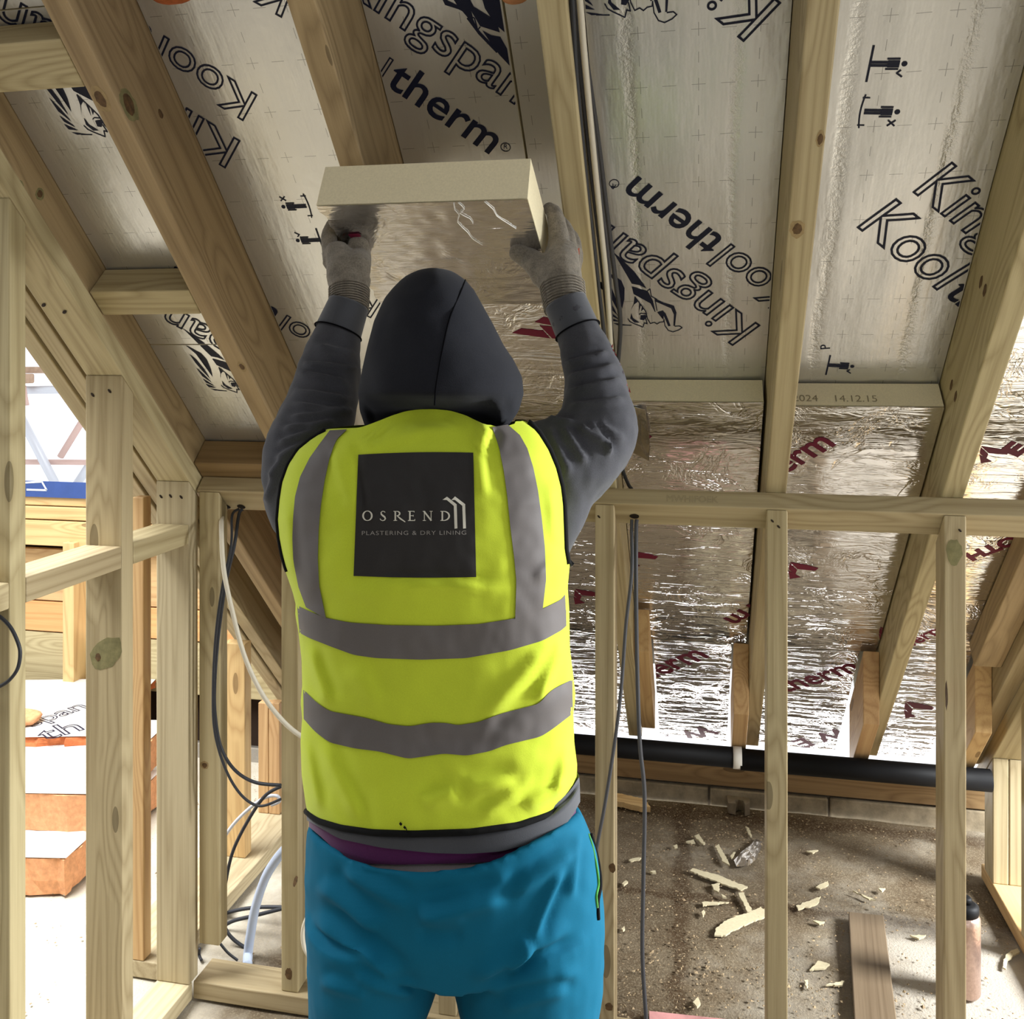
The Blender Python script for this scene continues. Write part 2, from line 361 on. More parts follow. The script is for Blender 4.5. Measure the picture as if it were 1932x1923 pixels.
def hexa(name, A, B, mat, parent=None, bev=0.0025):
    """A timber: four corners of one end, four of the other; its own x axis runs along the grain."""
    A = [Vector(p) for p in A]; B = [Vector(p) for p in B]
    ca, cb = sum(A, Vector())/4, sum(B, Vector())/4
    x = (cb-ca).normalized(); y = (A[1]-A[0]); y = (y-x*y.dot(x)).normalized(); z = x.cross(y)
    Rm = Matrix((x, y, z)).transposed(); c = (ca+cb)/2
    vs = [Rm.transposed() @ (p-c) for p in A+B]
    bm = bmesh.new(); v = [bm.verts.new(p) for p in vs]
    for f in ((3, 2, 1, 0), (4, 5, 6, 7), (0, 1, 5, 4), (1, 2, 6, 5), (2, 3, 7, 6), (3, 0, 4, 7)):
        bm.faces.new([v[i] for i in f])
    bmesh.ops.recalc_face_normals(bm, faces=bm.faces)
    if bev: bmesh.ops.bevel(bm, geom=bm.edges[:], offset=bev, segments=2, affect='EDGES', profile=0.5)
    me = bpy.data.meshes.new(name); bm.to_mesh(me); bm.free()
    mw = Matrix.Translation(c) @ Rm.to_4x4()
    return link(name, me, mat, parent, mw)
def box(name, x0, x1, y0, y1, z0, z1, mat, parent=None, bev=0.0025, axis='z'):
    """An upright or level timber; axis is the grain direction."""
    if axis == 'z':
        A = [(x0, y0, z0), (x1, y0, z0), (x1, y1, z0), (x0, y1, z0)]; B = [(x0, y0, z1), (x1, y0, z1), (x1, y1, z1), (x0, y1, z1)]
    elif axis == 'x':
        A = [(x0, y0, z0), (x0, y1, z0), (x0, y1, z1), (x0, y0, z1)]; B = [(x1, y0, z0), (x1, y1, z0), (x1, y1, z1), (x1, y0, z1)]
    else:
        A = [(x0, y0, z0), (x1, y0, z0), (x1, y0, z1), (x0, y0, z1)]; B = [(x0, y1, z0), (x1, y1, z0), (x1, y1, z1), (x0, y1, z1)]
    return hexa(name, A, B, mat, parent, bev)
def sbox(name, u0, u1, v0, v1, d0, d1, mat, parent=None, bev=0.0025, axis='v'):
    """A piece lying in the roof slope."""
    if axis == 'v':
        A = [SL(u0, v0, d0), SL(u1, v0, d0), SL(u1, v0, d1), SL(u0, v0, d1)]; B = [SL(u0, v1, d0), SL(u1, v1, d0), SL(u1, v1, d1), SL(u0, v1, d1)]
    else:
        A = [SL(u0, v0, d0), SL(u0, v1, d0), SL(u0, v1, d1), SL(u0, v0, d1)]; B = [SL(u1, v0, d0), SL(u1, v1, d0), SL(u1, v1, d1), SL(u1, v0, d1)]
    return hexa(name, A, B, mat, parent, bev)
def thing(o, label, cat, group=None): return tag(o, label, cat, group)
def smooth_path(pts, n):
    pts = [Vector(p) for p in pts]; out = []
    for i in range(len(pts)-1):
        p0 = pts[max(i-1, 0)]; p1 = pts[i]; p2 = pts[i+1]; p3 = pts[min(i+2, len(pts)-1)]
        for k in range(n):
            t = k/n
            out.append(0.5*((2*p1)+(-p0+p2)*t+(2*p0-5*p1+4*p2-p3)*t*t+(-p0+3*p1-3*p2+p3)*t**3))
    out.append(pts[-1]); return out
def tube_geo(pts, rad, seg=8, cap=True):
    verts, faces = [], []
    n = len(pts); up = None
    for i, p in enumerate(pts):
        t = (pts[min(i+1, n-1)]-pts[max(i-1, 0)]).normalized()
        if up is None: up = t.orthogonal().normalized()
        up = (up-t*up.dot(t)).normalized(); s = t.cross(up)
        r = rad[i] if isinstance(rad, (list, tuple)) else rad
        for k in range(seg):
            a = 2*pi*k/seg; verts.append(p+up*(r*cos(a))+s*(r*sin(a)))
    for i in range(n-1):
        for k in range(seg):
            a, b_ = i*seg+k, i*seg+(k+1) % seg
            faces.append((a, b_, b_+seg, a+seg))
    if cap: faces += [tuple(range(seg))[::-1], tuple(range((n-1)*seg, n*seg))]
    return verts, faces
def cable(name, pts, r, mat, parent=None, n=8, seg=8):
    v, f = tube_geo(smooth_path(pts, n), r, seg)
    return solid(name, v, f, mat, parent, True)
def nails(parent, pts, normal=Vector((0, -1, 0)), r=0.003):
    for p in pts:
        vs, fs = [], []
        n = 8; nx = normal.orthogonal().normalized(); ny = normal.cross(nx)
        for k in range(n): vs.append(p+normal*0.0008+nx*(r*0.8*cos(2*pi*k/n))+ny*(r*1.6*sin(2*pi*k/n)))
        vs.append(p+normal*0.0016); vs.append(p-normal*0.004)
        for k in range(n): fs += [(k, (k+1) % n, n), ((k+1) % n, k, n+1)]
        solid('nail_dent', vs, fs, M['nail'], parent)

# print: flat shapes lying on a surface given by fn(x, y) -> world
def glyph_mesh(text, outline=0.0, shear=0.0, bold=0.0, space=1.0):
    cu = bpy.data.curves.new('t', 'FONT'); cu.body = text; cu.size = 1.0; cu.space_character = space; cu.shear = shear
    cu.resolution_u = 4
    if outline:
        cu.fill_mode = 'NONE'; cu.bevel_depth = outline; cu.bevel_resolution = 0
    elif bold: cu.offset = bold
    o = bpy.data.objects.new('t', cu); C.objects.link(o)
    dg = bpy.context.evaluated_depsgraph_get(); me = bpy.data.meshes.new_from_object(o.evaluated_get(dg))
    bpy.data.objects.remove(o); bpy.data.curves.remove(cu)
    vs = [(v.co.x, v.co.y, v.co.z) for v in me.vertices]; fs = [tuple(p.vertices) for p in me.polygons]
    bpy.data.meshes.remove(me)
    return vs, fs
def wavef(u, v, d, wav):
    return -wav*(0.5+0.5*noise.noise(Vector((u*11, v*4, d*7)))) if wav else 0.0
class Print:                                    # gathers flat print in roof coordinates (u, v) at depth d
    def __init__(self, d): self.sets, self.d = {}, d; self.on('printed_mark')
    def on(self, key): self.v, self.f = self.sets.setdefault(key, ([], []))
    def text(self, s, p0, p1, *a, **k):
        self.on('printed_word#%d' % len(self.sets)); self._text(s, p0, p1, *a, **k); self.on('printed_mark')
    def _text(self, s, p0, p1, outline=0.0, bold=0.0, hs=1.0, shear=0.0, space=1.0):
        vs, fs = glyph_mesh(s, outline, shear, bold, space)
        x1 = max(v[0] for v in vs); x0 = min(v[0] for v in vs)
        r = (p1[0]-p0[0], -(p1[1]-p0[1])); L = hypot(*r); r = (r[0]/L, r[1]/L); q = (-r[1], r[0]); k = L/(x1-x0)
        b = len(self.v)
        for x, y, z in vs:
            X, Y = (x-x0)*k, y*k*hs
            self.v.append((p0[0]+r[0]*X+q[0]*Y, p0[1]-(r[1]*X+q[1]*Y), z*0.0)) if not outline else self.v.append((p0[0]+r[0]*X+q[0]*Y, p0[1]-(r[1]*X+q[1]*Y), max(0.0, z)*k*0.05))
        self.f += [tuple(b+i for i in f) for f in fs]
    def poly(self, pts):
        b = len(self.v); self.v += [(p[0], p[1], 0.0) for p in pts]; self.f.append(tuple(range(b, b+len(pts))))
    def line(self, pts, w):
        for i in range(len(pts)-1):
            a, c = pts[i], pts[i+1]; dx, dy = c[0]-a[0], c[1]-a[1]; L = hypot(dx, dy) or 1e-9
            nx, ny = -dy/L*w/2, dx/L*w/2; ex, ey = dx/L*w*0.3, dy/L*w*0.3
            self.poly([(a[0]+nx-ex, a[1]+ny-ey), (c[0]+nx+ex, c[1]+ny+ey), (c[0]-nx+ex, c[1]-ny+ey), (a[0]-nx-ex, a[1]-ny-ey)])
    def ring(self, c, r, w, n=20): self.line([(c[0]+r*cos(2*pi*k/n), c[1]+r*sin(2*pi*k/n)) for k in range(n+1)], w)
    def disc(self, c, r, n=14): self.poly([(c[0]+r*cos(2*pi*k/n), c[1]+r*sin(2*pi*k/n)) for k in range(n)])
    def build(self, name, mat, parent, u0, u1, v0=-9, v1=9):
        for key, (self.v, self.f) in self.sets.items():
            if self.f: self._build(key.split('#')[0], mat, parent, u0, u1, v0, v1)
    def _build(self, name, mat, parent, u0, u1, v0=-9, v1=9):
        bm = bmesh.new(); vv = [bm.verts.new(p) for p in self.v]
        for f in self.f:
            try: bm.faces.new([vv[i] for i in f])
            except ValueError: pass
        bmesh.ops.triangulate(bm, faces=bm.faces[:])
        for co, no in (((u0, 0, 0), (-1, 0, 0)), ((u1, 0, 0), (1, 0, 0)), ((0, v0, 0), (0, -1, 0)), ((0, v1, 0), (0, 1, 0))):
            bmesh.ops.bisect_plane(bm, geom=bm.verts[:]+bm.edges[:]+bm.faces[:], plane_co=co, plane_no=no, clear_outer=True, dist=1e-6)
        if not bm.faces: bm.free(); return None
        for _ in range(3):
            lg = [e for e in bm.edges if e.calc_length() > 0.018]
            if not lg: break
            bmesh.ops.subdivide_edges(bm, edges=lg, cuts=1); bmesh.ops.triangulate(bm, faces=bm.faces[:])
        wv = WAV.get(parent.name, 0)
        for v in bm.verts: v.co = SL(v.co.x, v.co.y, self.d-0.0009+wavef(v.co.x, v.co.y, self.d, wv)-v.co.z*0.2)
        me = bpy.data.meshes.new(name); bm.to_mesh(me); bm.free()
        c = sum((v.co for v in me.vertices), Vector())/len(me.vertices)
        me.transform(Matrix.Translation(-c))
        return link(name, me, mat, parent, Matrix.Translation(c))

WAV = {}
def board(name, u0, u1, v0, v1, d0, d1, face_mat, label, group, core=None, wav=0.0, edge_gap=0.002):
    """An insulation board between rafters: foam core, thin facing sheet (child)."""
    u0 += edge_gap; u1 -= edge_gap
    t = 0.0015
    o = sbox(name, u0, u1, v0, v1, d0+t, d1, core or M['foam'], None, 0.0)
    tag(o, label, 'insulation board', group)
    nu, nv = max(2, int((u1-u0)/0.015)), max(2, int((v1-v0)/0.03))
    vs, fs, uvs = [], [], []
    for j in range(nv+1):
        for i in range(nu+1):
            u = u0+(u1-u0)*i/nu; v = v0+(v1-v0)*j/nv
            w = wavef(u, v, d0, wav)
            vs.append(SL(u, v, d0+w)); uvs.append((u, v))
    for j in range(nv):
        for i in range(nu):
            a = j*(nu+1)+i; fs.append((a, a+1, a+nu+2, a+nu+1))
    vs, mw = local(vs); me = mesh_from('foil_facing', vs, fs, True)
    ul = me.uv_layers.new(name='UVMap')
    for l in me.loops: ul.data[l.index].uv = uvs[l.vertex_index]
    link('foil_facing', me, face_mat, o, mw)
    WAV[o.name] = wav
    return o

# ================================================================ SETTING
FL = 0.0
def grid_floor():
    xs = np.linspace(-4.6, 3.4, 120); ys = np.linspace(-2.6, 3.545, 100); vs, fs = [], []
    for y in ys:
        for x in xs:
            z = 0.006*noise.noise(Vector((x*2.1, y*2.1, 0)))+0.004*noise.noise(Vector((x*9, y*9, 4)))
            vs.append((x, y, z-0.008))
    n = len(xs)
    for j in range(len(ys)-1):
        for i in range(n-1):
            a = j*n+i; fs.append((a, a+1, a+n+1, a+n))
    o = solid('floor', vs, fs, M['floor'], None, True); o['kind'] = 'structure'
    return o
floor = grid_floor()
def slab_far():
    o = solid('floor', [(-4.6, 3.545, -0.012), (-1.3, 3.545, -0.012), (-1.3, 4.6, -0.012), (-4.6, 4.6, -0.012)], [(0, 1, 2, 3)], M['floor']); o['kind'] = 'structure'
slab_far()
# low eaves wall of concrete blocks
wall = empty('wall_eaves', (0, 3.6, 0), None, None); wall['kind'] = 'structure'
bx, k = -1.25, 0
while bx < 1.9:
    w = 0.42+0.02*random.random()
    b = box('concrete_block', bx, bx+w, 3.548+0.006*random.random(), 3.574, -0.02, 0.058+0.006*random.random(), M['sandstone'], wall, 0.006, 'x')
    bx += w+0.008; k += 1
box('mortar_bed', -1.25, 1.95, 3.575, 3.648, -0.02, 0.057, M['stone'], wall, 0.0, 'x')
# roof covering above the boards, ceiling of the other slope
def quadmesh(name, quads, mat):
    vs, fs = [], []
    for q in quads:
        b = len(vs); vs += q; fs.append((b, b+1, b+2, b+3))
    o = solid(name, vs, fs, mat); o['kind'] = 'structure'; return o
RV0 = -0.98
dq = 0.335
front = [SL(-1.60, RV0, dq), SL(1.75, RV0, dq), SL(1.75, 3.36, dq), SL(-1.60, 3.36, dq)]
rid = SL(0, RV0, dq)
def BS(x, s): return Vector((x, rid.y-s, rid.z-s))
quads = [front]
for (x0, x1, s0, s1) in ((-4.6, -1.5, 0, 2.3), (0.9, 3.4, 0, 2.3), (-1.5, -0.6, 0, 2.3), (0.8, 0.9, 0, 2.3), (-.6, .8, 0.95, 2.3)):
    quads.append([BS(x0, s0), BS(x0, s1), BS(x1, s1), BS(x1, s0)])
quadmesh('ceiling', quads, M['membrane'])
yr, zr = rid.y-2.3, rid.z-2.3                    # rear wall with an added opening that lets light in
quadmesh('wall_rear', [[Vector((a, yr, c)), Vector((b, yr, c)), Vector((b, yr, d)), Vector((a, yr, d))] for a, b, c, d in ((-4.6, -0.4, -.02, zr), (1.8, 3.4, -.02, zr), (-.4, 1.8, -.02, .4), (-.4, 1.8, min(1.5, zr-.01), zr))], M['membrane'])

# ================================================================ RAFTERS
RAF = {0: -1.362, 1: -1.071, 2: -0.644, 3: -0.244, 4: 0.156, 5: 0.544, 6: 0.862, 7: 1.262}
RW = 0.047; VEND = 3.25
rl = {0: 'brown-sided rafter with two nail knots running above the slanted top of the dormer stud wall',
      1: 'knotted rafter crossing the ceiling between the two timber blocking pieces and the bright white board',
      2: 'rafter whose lower end disappears behind the foil board being lifted',
      3: 'rafter with swirling grain carrying the bundle of grey cables on its side',
      4: 'rafter with a split white-rimmed knot between the two large printed boards',
      5: 'wavy-grained rafter between the board with standing-man symbols and the glaring foil board',
      6: 'shadowed rafter resting on the doubled studs near the flask',
      7: 'last rafter past the doubled studs, mostly hidden by timber'}
rafter = {}
for i, u in RAF.items():
    o = sbox('rafter', u, u+RW, -0.95, VEND, 0.0, 0.30, M['rafter'] if i in (0, 1, 2) else M['pine'], None, 0.003)
    rafter[i] = thing(o, rl[i], 'rafter', 'rafters of the roof slope')
for u0, u1, l in ((-1.519, -1.472, 'pale trimmer rafter doubled beside the slanted wall plate, nearer the stud wall'),
                  (-1.573, -1.526, 'pale trimmer rafter edging the open dormer against the bright sky')):
    o = sbox('trimmer_rafter', u0, u1, -0.6, 3.2, 0.004 if u0 > -1.55 else 0.0, 0.22, M['pine_pale'])
    thing(o, l, 'rafter', 'trimmer rafters at the dormer')
# blocking pieces between rafters 0 and 1
def nogging(y0, y1, label, mat):
    v0 = y0; v1 = y1
    o = sbox('nogging', RAF[0]+RW+0.001, RAF[1]-0.001, v0, v1, 0.001, 0.079, mat, None, 0.003, 'u')
    return thing(o, label, 'blocking', 'blocking between the rafters')
def vat(x, y): return uv_at(x, y, 0.0)[1]
nogging(vat(60, 78), vat(60, 172), 'upper blocking piece fixed between the knotted rafter and its neighbour', M['pine'])
nogging(vat(260, 550), vat(260, 595), 'middle blocking piece between two rafters above the dark half-lit foil board', M['pine'])
nogging(vat(440, 876), vat(440, 906), 'lowest brown blocking piece just above the partition top rail', M['pine_brown'])
# doubled rafter tails near the eaves
for i, side in ((3, 1), (4, -1), (5, -1), (6, -1)):
    u = RAF[i]+RW+0.001 if side > 0 else RAF[i]-RW-0.001
    kk = (1.838 if i != 3 else 1.93)
    # plumb-cut upper end: vertical face, then a slanting underside
    def P(y, z): return y, z
    y0 = 2.955 if i != 3 else 2.83
    zt0 = KR+R2*0.10-y0
    ye = 3.22
    zb0, zbe = kk-y0, kk-ye
    A = [(u, y0, zb0+EYE), (u+RW, y0, zb0+EYE), (u+RW, y0, zt0+EYE), (u, y0, zt0+EYE)]
    B = [(u, ye, zbe+EYE), (u+RW, ye, zbe+EYE), (u+RW, ye, KR+R2*0.10-ye+EYE), (u, ye, KR+R2*0.10-ye+EYE)]
    o = hexa('rafter_tail', A, B, M['pine_warm'])
    thing(o, {3: 'short sawn tail piece fixed to the cable-carrying rafter at the eaves', 4: 'short tail piece doubled onto the rafter behind the middle stud at the eaves',
              5: 'orange-ended tail piece bolted beside the wavy-grained rafter above the black pipe', 6: 'orange-ended tail piece beside the shadowed rafter near the doubled studs'}[i], 'rafter tail', 'rafter tails at the eaves')

# ================================================================ INSULATION BOARDS
D1 = 0.197; D2 = 0.118
V34 = (2.188+0.1)/R2-0.0                          # top edge of the second layer in the bays beside the wavy rafter
GRP1, GRP2 = 'printed silver boards between the rafters', 'bright foil boards of the second layer'
def bay(i): return RAF[i]+RW, RAF[i+1]
B = {}
a, b_ = bay(0); B['01a'] = board('insulation_board', a, b_, -0.9, vat(40, 13)*0+0.552, 0.083, 0.19, M['foil_print'], 'sliver of printed silver board above the upper blocking piece', GRP1, wav=0.002)
B['01b'] = board('insulation_board', a, b_, 0.555, 1.384, 0.083, 0.19, M['foil_print'], 'dark half-lit silver board between the upper and middle blocking pieces', GRP1, wav=0.001)
B['01c'] = board('insulation_board', a, b_, 1.387, 1.93, 0.083, 0.19, M['foil_print'], 'silver board with a lion emblem below the middle blocking piece', GRP1, wav=0.002)
a, b_ = bay(1); B['12'] = board('insulation_board', a, b_, -0.9, 1.95, 0.186, 0.29, M['foil_print'], 'bright white-lit printed board behind the raised sleeve with the crossed-out man symbol', GRP1, wav=0.002)
a, b_ = bay(2); B['23'] = board('insulation_board', a, -0.338, -0.9, 2.0, D1, 0.29, M['foil_print'], 'shaded printed board in the recess above the lifted foam board', GRP1, wav=0.002)
B['23s'] = board('insulation_board', -0.336, b_, -0.9, 2.0, D1-0.006, 0.29, M['foil_print'], 'narrow plain silver strip filling the gap beside the cable-carrying rafter', GRP1, wav=0.001)
a, b_ = bay(3); B['34'] = board('insulation_board', a, b_, -0.9, 2.2, D1, 0.29, M['foil_print'], 'printed silver board with the whole lion emblem beside the hanging cables', GRP1, wav=0.006)
a, b_ = bay(4); B['45'] = board('insulation_board', a, b_, -0.9, 2.2, D1, 0.29, M['foil_print'], 'printed silver board with three standing-man symbols', GRP1, wav=0.006)
VJ = 2.755; VE = 3.50
a, b_ = bay(1); B['12f'] = board('foil_board', a, b_, 1.97, VE, D2, D1-0.009, M['foil'], 'foil board behind the worker beyond the partition', GRP2, wav=0.004)
a, b_ = bay(2)
B['23f'] = board('foil_board', a, b_, 1.285, VJ, D2, D1-0.008, M['foil'], 'wrinkled foil board behind the hooded head with a maroon arrow mark', GRP2, wav=0.005)
B['23g'] = board('foil_board', a, b_, VJ+0.003, VE, D2, D1-0.009, M['foil_low'], 'foil board low at the eaves seen between the worker and the first stud', GRP2, wav=0.005)
a, b_ = bay(3)
B['34f'] = board('foil_board', a, b_-0.006, 1.612, VJ, D2, D1-0.009, M['foil'], 'creased foil board with bright cracks beside the bent elbow', GRP2, wav=0.005)
B['34g'] = board('foil_board', a+0.05, b_-0.05, VJ+0.003, VE, D2, D1-0.009, M['foil_low'], 'glaring foil board above the black pipe nearest the hanging cables', GRP2, wav=0.006)
a, b_ = bay(4)
B['45f'] = board('foil_board', a, b_-0.003, 1.622, VJ, D2, D1-0.009, M['foil'], 'foil board with a cream cut edge below the lowest standing-man symbol', GRP2, wav=0.006)
B['45g'] = board('foil_board', a, b_-0.05, VJ+0.003, VE, D2, D1-0.009, M['foil_low'], 'glaring foil board above the black pipe between the two wider studs', GRP2, wav=0.006)
a, b_ = bay(5)
B['56f'] = board('foil_board', a, b_, 0.9, 2.42, D2, D1, M['foil'], 'glaring white-lit foil board at the edge of the view past the wavy rafter', GRP2, wav=0.006)
B['56g'] = board('foil_board', a, b_-0.05, 2.423, VE, D2, D1, M['foil_low'], 'dark rippled foil board behind the stud with the green-stained knot', GRP2, wav=0.006)

# ---- print on the boards.  The pattern is measured once on the board beside the cables and repeats on the others.
P34 = lambda x, y: uv_at(x, y, D1)
def q8(x, y): return P34(1130+x*.1768, 380+y*.1768)      # detail crop of that board
O = P34(1505, 549)
PER = 0.74
def rel(p): return (p[0]-O[0], p[1]-O[1])
T_KOOL = (rel(P34(1505, 549)), rel(P34(1378, 458)))
T_THERM = (rel(P34(1370, 452)), rel(P34(1203, 331)))
T_KING = (rel(P34(1434, 613)), rel(P34(1150, 421)))
T_REG = rel(P34(1159, 345))
LION_P = [[(120,500),(170,545),(280,650),(380,750),(440,830),(505,925),(430,890),(350,875),(385,850),(390,815),(330,720),(250,620),(170,560)],
 [(80,730),(180,800),(240,840),(275,920),(272,1040),(248,1140),(252,1000),(228,900),(170,850)],
 [(85,850),(140,920),(185,1040),(205,1165),(150,1060),(110,960)],
 [(90,1020),(150,1110),(205,1215),(120,1130)],
 [(110,1160),(200,1235),(215,1255),(130,1210)],
 [(115,1225),(230,1278),(140,1268)], [(150,1288),(300,1310),(200,1310)],
 [(350,905),(520,955),(575,1050),(605,1175),(560,1090),(500,1005),(440,965),(370,985)],
 [(590,1030),(690,1075),(800,1108),(828,1180),(812,1320),(795,1320),(800,1200),(770,1135),(690,1100),(600,1062)],
 [(622,1178),(680,1160),(712,1190),(765,1320),(740,1325),(692,1215),(650,1215),(690,1245),(680,1250)],
 [(380,1010),(415,1068),(375,1095),(335,1165),(370,1090)], [(430,1085),(450,1100),(425,1180)], [(460,1110),(480,1140),(450,1170)],
 [(345,1185),(365,1240),(435,1287),(380,1285),(335,1240)], [(445,1212),(498,1208),(512,1228),(480,1262),(440,1255)]]
LION_L = [[(385,1015),(500,1170),(520,1250)], [(505,990),(560,1090),(600,1170)], [(520,1250),(550,1298),(590,1285),(620,1303),(650,1285),(690,1280),(695,1250)],
 [(310,1245),(330,1275),(370,1295),(470,1335),(485,1290),(515,1300),(500,1245)], [(695,1255),(705,1320),(740,1370),(790,1385),(850,1365),(888,1340),(860,1322),(810,1325)],
 [(520,950),(545,930),(560,1010),(620,1040)], [(345,1315),(240,1310)], [(430,1200),(450,1190),(500,1195)], [(600,1050),(620,1160)]]
LP = [[rel(q8(*p)) for p in poly] for poly in LION_P]; LL = [[rel(q8(*p)) for p in l] for l in LION_L]
LW = 9.5*.1768/FOC*2.25
def pattern(pr, org, flip=False, king=True, lion=True, kool=True):
    s = -1 if flip else 1
    F = lambda r: (org[0]+s*r[0], org[1]+s*r[1])
    if kool:
        pr.text('Kool', F(T_KOOL[0]), F(T_KOOL[1]), outline=0.018)
        pr.text('therm', F(T_THERM[0]), F(T_THERM[1]), bold=0.012)
        c = F(T_REG); pr.ring(c, 0.0095, 0.0016)
        pr.text('R', (c[0]+s*0.004, c[1]+s*0.0035), (c[0]-s*0.0035, c[1]-s*0.0015))
    if king: pr.text('Kingspan', F(T_KING[0]), F(T_KING[1]), outline=0.017)
    if lion:
        pr.on('lion_emblem#%d' % len(pr.sets))
        for p in LP: pr.poly([F(r) for r in p])
        for l in LL: pr.line([F(r) for r in l], LW)
        pr.on('printed_mark')
def man(pr, c, ax, sc, ok, curved=False):
    """Standing-man symbol: c at the bar's middle, ax = unit vector from feet to head in (u, v)."""
    bx = (-ax[1], ax[0]); pr.on('standing_man_symbol#%d' % len(pr.sets))
    F = lambda a, t: (c[0]+(ax[0]*a+bx[0]*t)*sc, c[1]+(ax[1]*a+bx[1]*t)*sc)
    if curved: pr.line([F(-0.10+0.9*(t*t)*0.22, t) for t in np.linspace(-0.5, 0.5, 9)], 0.045*sc); pr.line([F(0.07, -.42), F(-.1, -.42)], .04*sc); pr.line([F(0.07, .42), F(-.1, .42)], .04*sc)
    else: pr.line([F(0, -0.5), F(0, 0.5)], 0.06*sc)
    for t in (-0.045, 0.045): pr.line([F(0.02, t), F(0.45, t)], 0.075*sc)
    pr.poly([F(0.44, -.1), F(0.74, -.1), F(0.74, .1), F(0.44, .1)])
    for t in (-0.145, 0.145): pr.line([F(0.42, t), F(0.72, t)], 0.05*sc)
    pr.disc(F(0.86, 0), 0.075*sc)
    if ok: pr.line([F(0.78, 0.32), F(0.68, 0.24), F(0.92, 0.20)] if False else [F(0.86, 0.36), F(0.72, 0.26), F(0.80, 0.18)], 0.05*sc)
    else:
        pr.line([F(0.68, 0.26), F(0.86, 0.42)], 0.05*sc); pr.line([F(0.86, 0.26), F(0.68, 0.42)], 0.05*sc)
    pr.on('printed_mark')
def place(key, d, u0, u1, v0, v1, mat, fn, name='printed_lettering'):
    pr = Print(d); fn(pr); return pr.build(name, mat, B[key], u0+0.004, u1-0.004, v0, v1)
a, b_ = bay(3)
def f34(pr):
    pattern(pr, O); pattern(pr, (O[0], O[1]-PER))
place('34', D1, a, b_, 0.3, 2.2, M['ink'], f34)
# the darker board by the stud wall: same print, matched on its registered mark
d01 = 0.083
o01 = uv_at(299, 513, d01); o01 = (o01[0]-T_REG[0], o01[1]-T_REG[1])
a, b_ = bay(0)
place('01a', d01, a, b_, 0.2, 0.552, M['ink'], lambda pr: pattern(pr, (o01[0], o01[1]-PER)))
place('01b', d01, a, b_, 0.556, 1.383, M['ink'], lambda pr: (pattern(pr, (o01[0], o01[1]-PER)), pattern(pr, o01)))
place('01c', d01, a, b_, 1.388, 1.93, M['ink'], lambda pr: pattern(pr, o01))
a, b_ = bay(1); d12 = 0.186
o12 = uv_at(486, 180, d12)
def f12(pr):
    pattern(pr, o12, lion=False); 
    k0 = uv_at(426, 255, d12)
    pattern(pr, (o12[0]+0.01, o12[1]+PER*0.97), lion=False, king=False)
    p = uv_at(556, -28, d12); pr.text('K', p, (p[0]-0.052, p[1]-0.040), outline=0.017)
    p = uv_at(722, 566, d12); pr.text('K', p, (p[0]-0.052, p[1]-0.040), outline=0.017)
    c1, c2 = uv_at(578, 388, d12), uv_at(604, 452, d12)
    man(pr, c1, (-1.0, 0.0), 0.062, False, True); man(pr, c2, (-1.0, 0.0), 0.062, True)
place('12', d12, a, b_, 0.3, 1.95, M['ink'], f12)
# upright print in the recess
a, b_ = bay(2)
def f23(pr):
    pr.text('Kool', uv_at(590, 66, D1), uv_at(718, 152, D1), outline=0.018)
    pr.text('therm', uv_at(726, 158, D1), uv_at(923, 290, D1), bold=0.012)
    c = uv_at(954, 277, D1); pr.ring(c, 0.0095, 0.0016); pr.text('R', (c[0]-0.004, c[1]+0.0025), (c[0]+0.0035, c[1]+0.004))
    pr.text('Kingspan', uv_at(640, -26, D1), uv_at(972, 196, D1), outline=0.017)
    o = uv_at(590, 66, D1)
    pattern(pr, o, flip=True, king=False, kool=False)
    G = lambda x, y: uv_at(x, y, D1)
    pr.poly([G(905, -20), G(948, -40), G(958, 10), G(957, 64), G(935, 45), G(915, 15)]); pr.poly([G(850, -10), G(882, -20), G(893, 36), G(908, 66), G(884, 34), G(865, 12)])
    pr.line([G(884, 34), G(905, 62), G(938, 96)], 0.006)
place('23', D1, a, -0.339, 0.3, 2.0, M['ink'], f23)
a, b_ = bay(4)
def f45(pr):
    pr.text('Kool', uv_at(1617, 426, D1), uv_at(1769, 546, D1), outline=0.018)
    o = uv_at(1617, 426, D1)
    q0 = uv_at(1779, 553, D1); pr.text('therm', q0, (q0[0]-(T_THERM[1][0]-T_THERM[0][0]), q0[1]-(T_THERM[1][1]-T_THERM[0][1])), bold=0.012)
    p = uv_at(1722, 359, D1); L = [(T_KING[1][0]-T_KING[0][0]), (T_KING[1][1]-T_KING[0][1])]
    pr.text('Kingspan', p, (p[0]-L[0], p[1]-L[1]), outline=0.017)
    man(pr, uv_at(1641, 119, D1), (1.0, 0.06), 0.066, True); man(pr, uv_at(1630, 209, D1), (1.0, 0.06), 0.066, False, True)
    man(pr, uv_at(1562, 687, D1), (1.0, 0.06), 0.062, True)
    pr.text('P', uv_at(1566, 656, D1), uv_at(1566, 648, D1))
place('45', D1, a, b_, 0.3, 2.2, M['ink'], f45)
